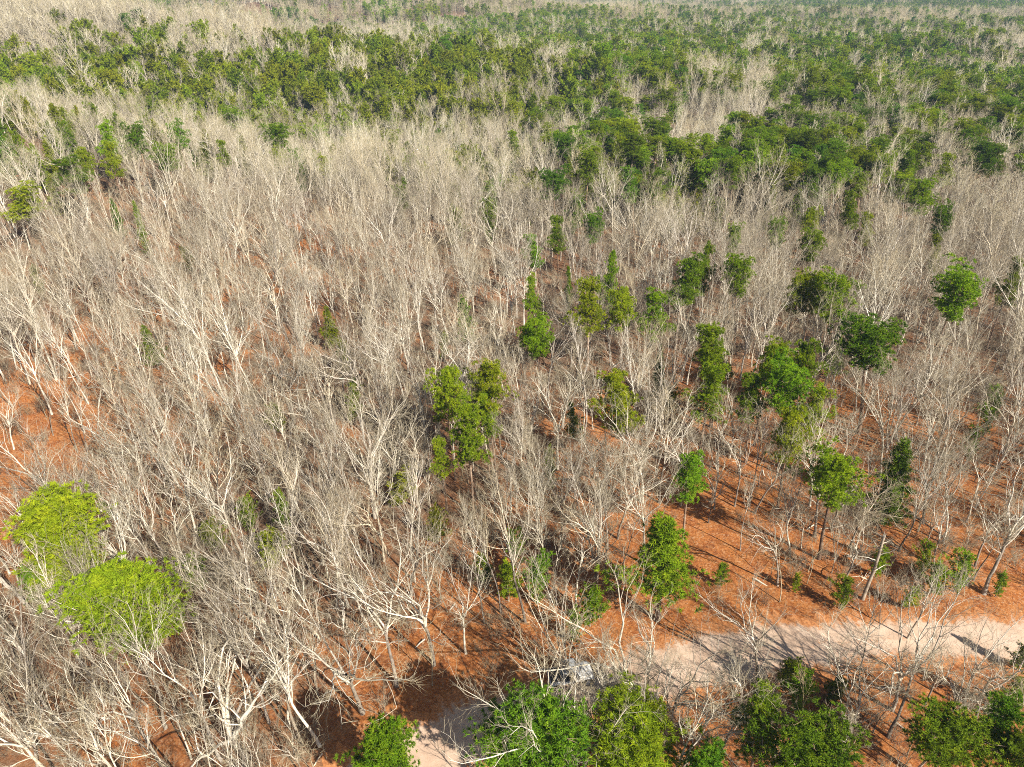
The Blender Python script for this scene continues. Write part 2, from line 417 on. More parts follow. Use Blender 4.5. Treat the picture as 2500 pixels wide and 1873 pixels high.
def bare_tree(seed, style, lod=0):
    """returns (trunk Shape, [limb Shapes]); lod 0 near, 1 middle, 2 far"""
    rng = np.random.default_rng(seed); S = STYLES[style]
    H = S['H']; r0 = S['r']; trunk = Shape(); limbs = []
    tw = (0.0072, 0.013, 0.028)[lod]
    nb = (6, 5, 4)[lod]; nt_ = (5, 4, 3)[lod]; ns = (3, 3, 3)[lod]
    forks = S['forks']
    ht = H * (0.95 if forks == 0 else S['t0'] + 0.06)
    segs = 12 if forks == 0 else 7
    TP = polyline(rng, (0, 0, 0), unit(np.array([rng.normal() * 0.03, rng.normal() * 0.03, 1.0])), ht, segs, 0.035 + S['wander'] * 0.18, 0.03)
    TP -= TP[0]
    tt = np.linspace(0, 1, len(TP))
    r_top = 0.012 if forks == 0 else r0 * 0.62
    TR = r0 + (r_top - r0) * tt ** 0.9
    TR[0] *= 1.45; TR[1] *= 1.05
    TP0 = TP.copy(); TP0[0, 2] -= 0.5
    trunk.tube(TP0, TR, (8, 6, 4)[lod])

    def twigs(sh, P, R, L, up):
        A = []; B = []; rr = []; sh.fine = 1
        for k in range(nt_):
            t = 0.22 + 0.78 * (k + rng.random()) / nt_
            p, d = along(P, min(t, 0.999))
            q = tilt_from(d, rng.uniform(0.45, 1.0), rng.uniform(0, 6.28))
            l = L * rng.uniform(0.32, 0.6) * (1.15 - 0.5 * t)
            TPp = polyline(rng, p, q, l, 2 if lod < 2 else 1, S['wander'] * 1.1, up)
            if lod == 0:
                sh.tube(TPp, np.array([tw * 1.7, tw * 1.2, tw * 0.5]), 3)
            else:
                A.append(TPp[0]); B.append(TPp[-1]); rr.append(tw * 1.2)
            for _ in range(ns):
                s = rng.uniform(0.25, 1.0)
                pp, dd = along(TPp, min(s, 0.999))
                e = tilt_from(dd, rng.uniform(0.35, 0.9), rng.uniform(0, 6.28))
                A.append(pp); B.append(pp + (e + np.array([0, 0, up])) * l * rng.uniform(0.35, 0.7)); rr.append(tw)
        sh.spikes(A, B, rr); sh.fine = 0

    def limb(p, d, L, r, heavy=1.0):
        sh = Shape()
        P = polyline(rng, p, d, L, (7, 5, 3)[lod], S['wander'], S['up'])
        R = r * (1 - np.linspace(0, 1, len(P)) * 0.88) + tw * 0.6
        sh.tube(P, R, (6, 4, 3)[lod])
        nbh = max(3, int(round(nb * heavy)))
        for k in range(nbh):
            t = 0.18 + 0.82 * (k + rng.random() * 0.8) / nbh
            q, e = along(P, min(t, 0.999))
            dd = tilt_from(e, rng.uniform(0.35, 0.75), rng.uniform(0, 6.28))
            l = L * rng.uniform(0.28, 0.5) * (1.25 - 0.6 * t)
            BP = polyline(rng, q, dd, l, (4, 3, 2)[lod], S['wander'] * 1.2, S['up'] * 1.2)
            br = max(r * (1 - 0.85 * t) * 0.55, tw * 1.7)
            sh.tube(BP, br * (1 - np.linspace(0, 1, len(BP)) * 0.75), (4, 3, 3)[lod])
            twigs(sh, BP, br, l, S['up'])
        twigs(sh, P[len(P) // 2:], r * 0.4, L * 0.45, S['up'])
        return sh

    if forks == 0:
        for k in range(S['n']):
            t = S['t0'] + (0.985 - S['t0']) * (k + 0.6 * rng.random()) / S['n']
            p, d = along(TP, t)
            q = tilt_from(d, rng.uniform(*S['ang']) * (1.15 - 0.4 * t), k * 2.4 + rng.uniform(-0.6, 0.6))
            L = S['L'] * rng.uniform(0.75, 1.1) * (1.35 - t) * 1.25
            rr = np.interp(t, tt, TR) * 0.5 + 0.012
            limbs.append(limb(p, q, L, rr, 0.75))
    else:
        top = TP[-1]; dtop = unit(TP[-1] - TP[-2])
        for k in range(forks):
            az = k * 6.283 / forks + rng.uniform(-0.5, 0.5)
            an = {'tall': rng.uniform(0.18, 0.52), 'oak': rng.uniform(0.2, 0.52), 'spread': rng.uniform(0.45, 1.0), 'broom': rng.uniform(0.15, 0.62)}[style]
            if k == 0: an *= 0.35
            p, _ = along(TP, min(0.999, rng.uniform(0.8, 1.0)))
            q = tilt_from(dtop, an, az)
            L = (H - p[2]) * rng.uniform(0.85, 1.12) / max(0.6, math.cos(an * 0.8))
            if style == 'spread': L = rng.uniform(6, 8.5)
            limbs.append(limb(p, q, L, r0 * (rng.uniform(0.42, 0.6) if style != 'broom' else rng.uniform(0.3, 0.42)), 1.5 if forks < 6 else 0.9))
        for k in range(S['n']):
            t = rng.uniform(0.62, 0.97)
            p, d = along(TP, t)
            q = tilt_from(d, rng.uniform(*S['ang']), rng.uniform(0, 6.28))
            limbs.append(limb(p, q, S['L'] * rng.uniform(0.6, 1.0), r0 * rng.uniform(0.25, 0.38), 1.0))
    return trunk, limbs

# ------------------------------------------------------------------ pine and cedar prototypes
def tufts(sh, C, D, n, L, W, rng, spread=0.9):
    """needle tufts: n blades at each point of C fanning round D"""
    m = len(C)
    P = np.repeat(C, n, 0); Q = np.repeat(D, n, 0) + rng.normal(size=(m * n, 3)) * spread
    Q /= np.linalg.norm(Q, axis=1)[:, None]
    P = P + Q * rng.uniform(0, 0.05, (m * n, 1))
    sh.blades(P, Q, L * rng.uniform(0.65, 1.2, m * n), W * rng.uniform(0.7, 1.2, m * n), rng)

def pine_tree(seed, H=15.0, crown_r=3.0, base=0.5, shape='round', lod=0):
    """trunk, dead stubs and limbs, needle crown"""
    rng = np.random.default_rng(seed); trunk = Shape(); limbs = Shape(); crown = Shape()
    TP = polyline(rng, (0, 0, 0), (0, 0, 1), H * 0.97, 12, 0.03, 0.03); tt = np.linspace(0, 1, 13)
    TR = 0.2 * (1 - 0.85 * tt) + 0.015; TR[0] *= 1.3
    T0 = TP.copy(); T0[0, 2] -= 0.5
    trunk.tube(T0, TR, (8, 6, 4)[lod])
    nl = int((32, 24, 15)[lod] * (1.5 if shape == 'ball' else 1))
    C = []; D = []
    lobes = rng.uniform(0, 6.28, 3)
    for k in range(nl):
        u = (k + rng.random()) / nl
        t = base + (0.99 - base) * u
        if shape == 'ball': prof = math.sqrt(max(0.02, 1 - (2 * min(u, 0.97) - 0.92) ** 2)) * 1.05
        elif shape == 'round': prof = math.sin(math.pi * min(1, 0.16 + 0.80 * u)) ** 0.7
        elif shape == 'flat': prof = 0.55 + 0.55 * u - 0.55 * max(0, u - 0.75) * 3
        elif shape == 'cone': prof = 1.05 * (1 - u) ** 0.8 + 0.10
        else: prof = (0.75 + 0.3 * math.sin(u * 9 + seed)) * math.sin(math.pi * min(1, 0.25 + 0.7 * u)) ** 0.5
        az = k * 2.399 + rng.uniform(-0.4, 0.4)
        L = crown_r * prof * rng.uniform(0.6, 1.12) * (1 + 0.18 * math.cos(az * 2 + lobes[0]) + 0.15 * math.cos(az * 3 + lobes[1]))
        p, d = along(TP, t)
        q = tilt_from(d, 1.30 - 0.75 * u, az)
        P = polyline(rng, p, q, max(0.5, L), 4, 0.10, 0.08)
        limbs.tube(P, np.linspace(0.055, 0.012, 5) * (1.2 - 0.5 * u), (4, 3, 3)[lod])
        npf = max(2, int((2.0, 1.7, 1.2)[lod] * L + 0.6)) + (2 if shape == 'ball' else 0)
        for j in range(npf):
            s = min(1.0, 0.35 + 0.68 * (j + 0.7 * rng.random()) / npf)
            pp, dd = along(P, min(s, 0.999))
            off = rng.normal(size=3) * 0.35 * (0.4 + 0.3 * L); off[2] = abs(off[2]) * 0.5
            c0 = pp + off; R = rng.uniform(0.38, 0.72) * (0.8 + 0.1 * L)
            if lod == 0: limbs.spikes([pp], [c0 + np.array([0, 0, R * 0.3])], 0.02)
            for m in range((10, 7, 4)[lod]):
                w = rng.normal(size=3); w[2] = abs(w[2]) * 0.9 - 0.12; w = unit(w)
                C.append(c0 + w * np.array([R, R, R * 0.62])); D.append(unit(w + np.array([0, 0, 0.5])))
    for _ in range((14, 8, 4)[lod]):
        C.append(TP[-1] + rng.normal(size=3) * np.array([0.3, 0.3, 0.25])); D.append(np.array([0, 0, 1.0]))
    C = np.array(C); D = np.array(D)
    tufts(crown, C, D, (22, 15, 9)[lod], (0.30, 0.42, 0.66)[lod], (0.065, 0.12, 0.26)[lod], rng)
    # dead limbs below the crown
    for _ in range((7, 4, 0)[lod]):
        p, d = along(TP, rng.uniform(base * 0.55, base))
        q = tilt_from(d, rng.uniform(1.2, 1.7), rng.uniform(0, 6.28))
        P = polyline(rng, p, q, rng.uniform(0.6, 1.9), 3, 0.2, 0.0)
        limbs.tube(P, np.linspace(0.03, 0.008, 4), 3)
    return trunk, limbs, crown

def cedar_tree(seed, H=7.5, r=1.7, lod=0, soft=False):
    rng = np.random.default_rng(seed); trunk = Shape(); crown = Shape()
    TP = polyline(rng, (0, 0, 0), (0, 0, 1), H, 8, 0.03, 0.03)
    T0 = TP.copy(); T0[0, 2] -= 0.4
    trunk.tube(T0, 0.11 * (1 - 0.9 * np.linspace(0, 1, 9)) + 0.01, (6, 5, 4)[lod])
    n = 60 if soft else (90, 64, 26)[lod]; C = []; D = []
    for k in range(n):
        u = (k + rng.random()) / n
        t = 0.10 + 0.88 * u
        p, d = along(TP, t)
        az = k * 2.399 + rng.uniform(-0.5, 0.5)
        if soft: L = r * 1.15 * math.sin(math.pi * (0.2 + 0.72 * u)) * rng.uniform(0.3, 1.2) * (1 + 0.4 * math.cos(az + seed) + 0.25 * math.cos(az * 3))
        else: L = r * (1.02 - u) ** 0.75 * rng.uniform(0.45, 1.25) * (1 + 0.25 * math.cos(az * 2 + seed))
        q = tilt_from(d, (1.0 - 0.45 * u) if soft else (1.15 - 0.5 * u), az)
        tip = p + q * max(0.25, L)
        if lod == 0: trunk.spikes([p], [tip], 0.02)
        m = max(2, int((6, 5, 4)[lod] * (L + 0.4)))
        f = rng.uniform(0.25, 1.0, m)[:, None]
        C.extend(p + (tip - p) * f + rng.normal(size=(m, 3)) * 0.14); D.extend([unit(q + np.array([0, 0, 0.5]))] * m)
    C = np.array(C); D = np.array(D)
    tufts(crown, C, D, (12, 8, 6)[lod], (0.34, 0.46, 0.72)[lod], (0.09, 0.16, 0.32)[lod], rng, 0.65)
    return trunk, crown

def shrub(seed, H=1.6, n=16):
    rng = np.random.default_rng(seed); sh = Shape()
    for _ in range(n):
        az = rng.uniform(0, 6.28); an = rng.uniform(0.05, 0.75)
        d = np.array([math.cos(az) * math.sin(an), math.sin(az) * math.sin(an), math.cos(an)])
        P = polyline(rng, rng.normal(size=3) * np.array([0.25, 0.25, 0]), d, H * rng.uniform(0.55, 1.1), 3, 0.16, 0.05)
        sh.tube(P, np.array([0.014, 0.011, 0.008, 0.004]), 3)
        A = []; B = []
        for k in range(9):
            p, e = along(P, rng.uniform(0.25, 0.99)); q = tilt_from(e, rng.uniform(0.4, 1.0), rng.uniform(0, 6.28))
            A.append(p); B.append(p + q * H * rng.uniform(0.15, 0.4))
        sh.spikes(A, B, 0.007)
    return sh

def sapling(seed, H=5.0):
    rng = np.random.default_rng(seed); sh = Shape()
    P = polyline(rng, (0, 0, 0), (0, 0, 1), H, 7, 0.07, 0.03)
    sh.tube(P, np.linspace(0.04, 0.008, 8), 4)
    for k in range(14):
        p, d = along(P, rng.uniform(0.25, 0.98)); q = tilt_from(d, rng.uniform(0.4, 0.9), rng.uniform(0, 6.28))
        l = H * rng.uniform(0.12, 0.3); Q = polyline(rng, p, q, l, 2, 0.15, 0.08)
        sh.tube(Q, np.array([0.015, 0.011, 0.006]), 3)
        A = []; B = []
        for j in range(8):
            a, e = along(Q, rng.uniform(0.2, 0.99)); w = tilt_from(e, rng.uniform(0.4, 0.9), rng.uniform(0, 6.28))
            A.append(a); B.append(a + w * l * rng.uniform(0.25, 0.55))
        sh.spikes(A, B, 0.007)
    return sh

def deadfall(seed):
    rng = np.random.default_rng(seed); sh = Shape()
    P = polyline(rng, (-1.5, 0, 0.12), (1, 0, 0.0), rng.uniform(2.2, 4.0), 6, 0.10, 0.0)
    sh.tube(P, np.linspace(0.07, 0.015, 7), 5)
    for k in range(7):
        p, d = along(P, rng.uniform(0.2, 0.95)); q = tilt_from(d, rng.uniform(0.4, 1.0), rng.uniform(0, 6.28)); q[2] = abs(q[2]) * 0.6
        Q = polyline(rng, p, q, rng.uniform(0.5, 1.3), 3, 0.2, 0.0); sh.tube(Q, np.array([0.025, 0.018, 0.012, 0.005]), 3)
    return sh

def merged(*shapes):
    s = Shape()
    for x in shapes: s.merge(x)
    return s

BARE = {}
_k = 0
for style, count in (('slender', 4), ('tall', 4), ('oak', 4), ('spread', 2), ('broom', 2)):
    for i in range(count):
        _k += 1
        tr, lb = bare_tree(100 + _k, style, 0)
        BARE.setdefault(style, []).append(dict(H=STYLES[style]['H'], trunk=tr, limbs=lb, made={}))

def bare_meshes(P, tone):
    """mesh data of one prototype in one bark tone, made once and shared by all its copies"""
    if tone not in P['made']:
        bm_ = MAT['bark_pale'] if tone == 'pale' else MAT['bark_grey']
        tm = P['trunk'].mesh('trunk', bm_)
        lm = [l.mesh('limb', MAT['bark_pale'], True, MAT['twig']) for l in P['limbs']]
        cm = merged(*P['limbs']).mesh('crown', MAT['bark_pale'], True, MAT['twig'])
        P['made'][tone] = (tm, lm, cm)
    return P['made'][tone]

def lean_matrix(lx, ly):
    """small tilt so that the top moves by (lx, ly) per metre of height"""
    return Euler((-math.atan(ly), math.atan(lx), 0)).to_quaternion()

def place(o, x, y, rz, sxy, sz, lx=0, ly=0, sink=0.0):
    o.rotation_mode = 'QUATERNION'
    o.location = (x, y, float(ground_z(x, y)) - sink)
    o.rotation_quaternion = lean_matrix(lx, ly) @ Euler((0, 0, rz)).to_quaternion()
    o.scale = (sxy, sxy, sz)

def put_bare(x, y, H, style, idx, rz, tone, label, group, parts, lx, ly, wide=1.0):
    P = BARE[style][idx % len(BARE[style])]
    tm, lm, cm = bare_meshes(P, tone)
    root = link('bare_tree', None)
    tag(root, label, 'bare tree', group)
    s = H / P['H']
    place(root, x, y, rz, s * wide, s, lx, ly)
    link('trunk', tm, root)
    if parts:
        for m in lm: link('limb', m, root)
    else:
        link('crown', cm, root)
    return root

# bare trees that stand out: x, y, height, style, prototype, turn, tone, width, lean x, lean y, label
HERO_BARE = [
    (-24.4, 46.9, 16.0, 'tall', 1, 0.7, 'p', 1.0, 0.009, 0.005, 'tall white-barked tree forking high, right of the broad bright pine'),
    (-14.2, 39.1, 16.0, 'oak', 1, 5.3, 'p', 1.1, -0.09, -0.051, 'big white tree with several long rising limbs, left of the road end'),
    (-29.7, 34.7, 14.9, 'tall', 2, 5.8, 'p', 1.0, -0.035, -0.031, 'pale forked trunk leaning left at the bottom edge'),
    (-22.8, 34.8, 13.3, 'spread', 0, 3.6, 'p', 1.15, 0.09, 0.06, 'low wide white oak with crooked spreading limbs at the bottom edge'),
    (-39.7, 34.7, 11.7, 'oak', 1, 6.0, 'p', 1.0, 0.09, 0.06, 'white-barked tree with thick crooked forks in the bottom left corner'),
    (-34.4, 34.2, 8.6, 'broom', 3, 0.5, 'p', 0.9, 0.09, 0.06, 'many-stemmed pale tree at the bottom edge, right of the corner tree'),
    (-41.7, 47.8, 12.3, 'broom', 0, 2.1, 'p', 0.85, 0.089, 0.06, 'white fan-shaped tree between the two left pines'),
    (-37.4, 55.9, 12.8, 'tall', 3, 2.7, 'p', 1.0, 0.083, 0.053, 'pale tall tree rising behind the broad bright pine'),
    (-30.6, 53.8, 10.1, 'slender', 2, 2.7, 'p', 0.8, -0.002, -0.001, 'straight pale trunk left of a similar thicker one in the dark hollow'),
    (-27.5, 49.7, 9.3, 'slender', 2, 0.1, 'p', 0.8, 0.03, 0.017, 'thin pale trunk in the dark hollow below the straight one'),
    (-50.8, 49.0, 6.7, 'oak', 0, 5.3, 'p', 1.2, 0.09, 0.06, 'leaning white tree cut by the left edge'),
    (-11.5, 41.6, 16.0, 'oak', 1, 2.6, 'p', 1.0, 0.09, 0.025, 'pale many-limbed tree above the dark shadow at bottom centre'),
    (-8.3, 43.6, 14.3, 'oak', 2, 4.6, 'p', 1.05, 0.09, 0.016, 'pale tree with a round twiggy crown and low side limbs, left of the fallen log'),
    (-3.7, 48.4, 14.1, 'slender', 3, 5.8, 'p', 0.8, -0.086, -0.009, 'thin pale trunk at the left end of the fallen log'),
    (-2.1, 49.7, 15.1, 'slender', 1, 0.6, 'p', 0.8, -0.09, -0.008, 'middle pale trunk behind the fallen log'),
    (0.3, 48.3, 16.0, 'tall', 0, 2.0, 'p', 0.9, -0.043, -0.0, 'tallest pale trunk at the right end of the fallen log'),
    (4.1, 41.1, 11.3, 'broom', 0, 5.0, 'p', 1.25, -0.03, 0.003, 'white many-stemmed tree fanning out in front of the white vehicle'),
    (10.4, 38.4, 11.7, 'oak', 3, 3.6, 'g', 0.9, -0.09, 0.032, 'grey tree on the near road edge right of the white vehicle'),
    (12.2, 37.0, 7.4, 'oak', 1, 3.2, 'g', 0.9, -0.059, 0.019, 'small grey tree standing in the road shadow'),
    (7.5, 50.5, 15.4, 'tall', 2, 5.1, 'g', 0.9, -0.01, 0.001, 'grey tree with drooping side limbs left of the lone roadside pine'),
    (10.3, 53.4, 13.2, 'slender', 2, 1.8, 'g', 0.8, 0.054, -0.011, 'straight grey trunk just left of the lone roadside pine'),
    (20.5, 40.5, 10.7, 'oak', 0, 4.7, 'g', 1.1, -0.09, 0.05, 'dark-trunked tree with white spreading branches against the sandy road'),
    (26.0, 38.5, 10.8, 'oak', 1, 5.1, 'p', 1.05, -0.087, 0.056, 'white-branched tree at the lower edge of the road, middle of the bend'),
    (29.3, 34.8, 16.0, 'tall', 3, 0.8, 'p', 0.9, -0.042, 0.034, 'tall pale tree crossing the road from the orange bank below'),
    (35.8, 34.7, 13.3, 'oak', 2, 5.5, 'g', 1.0, -0.09, 0.06, 'dark-trunked tree in front of the sunlit sand at right'),
    (25.9, 51.1, 11.2, 'oak', 2, 4.8, 'g', 0.85, -0.09, 0.05, 'grey twiggy tree right of the lone roadside pine'),
    (23.7, 56.3, 11.6, 'slender', 1, 2.5, 'p', 0.7, -0.017, 0.007, 'thin orange-lit trunk behind the grey twiggy tree'),
    (45.6, 49.1, 16.0, 'oak', 1, 0.4, 'g', 1.0, -0.049, 0.044, 'big dark leaning tree on orange litter at the right edge'),
    (42.7, 53.0, 8.2, 'oak', 2, 1.9, 'g', 0.95, -0.09, 0.06, 'crooked grey tree with looping limbs above the road bend'),
    (32.0, 52.6, 9.2, 'broom', 0, 0.1, 'p', 0.5, 0.003, -0.002, 'thin twin-stemmed tree left of the broken snag'),
    (15.2, 33.7, 10.5, 'oak', 2, 6.2, 'g', 1.0, 0.022, -0.01, 'crooked grey tree at the bottom edge before the dark pines'),
    (33.4, 45.2, 6.7, 'slender', 0, 1.5, 'g', 0.9, -0.09, 0.06, 'small sapling tree on the far road edge'),
    (28.3, 35.2, 7.6, 'slender', 2, 2.1, 'g', 0.8, -0.008, 0.006, 'slim grey tree left of the tall pale tree on the orange bank'),
    (35.5, 44.1, 9.6, 'oak', 3, 3.6, 'g', 0.8, 0.047, -0.038, 'twiggy grey tree leaning over the far road edge'),
    (-2.8, 33.7, 7.9, 'broom', 0, 2.4, 'g', 0.9, -0.085, -0.009, 'bare twiggy tree in front of the dark round pine'),
    (-51.2, 62.8, 6.5, 'oak', 3, 4.0, 'p', 1.0, 0.09, 0.06, 'crooked white tree with short limbs at the edge of the orange clearing, lower side'),
    (-59.7, 80.4, 13.6, 'tall', 0, 4.8, 'p', 0.7, 0.09, 0.06, 'tallest pale trunk in the sunlit orange clearing at left'),
    (-57.9, 79.7, 12.6, 'slender', 0, 0.7, 'p', 0.7, 0.09, 0.06, 'right trunk of the pair in the sunlit orange clearing'),
    (-63.7, 78.0, 9.5, 'slender', 0, 4.6, 'p', 0.7, 0.087, 0.06, 'leaning thin trunk at the front of the sunlit orange clearing'),
    (-65.4, 84.8, 12.1, 'slender', 2, 2.8, 'p', 0.7, 0.09, 0.06, 'left trunk of the back row in the sunlit orange clearing'),
    (-39.3, 77.1, 11.3, 'tall', 0, 4.8, 'p', 0.9, -0.09, -0.06, 'white forked tree in the middle of the left stand'),
    (-8.4, 65.1, 8.3, 'slender', 3, 0.1, 'g', 0.7, 0.001, 0.0, 'dark broken-looking trunk below the crowns clustered at centre'),
]
for x, y, H, st, ix, rz, tone, wd, lx, ly, lab in HERO_BARE:
    put_bare(x, y, H, st, ix, rz, tone, lab, None, True, lx, ly, wd)

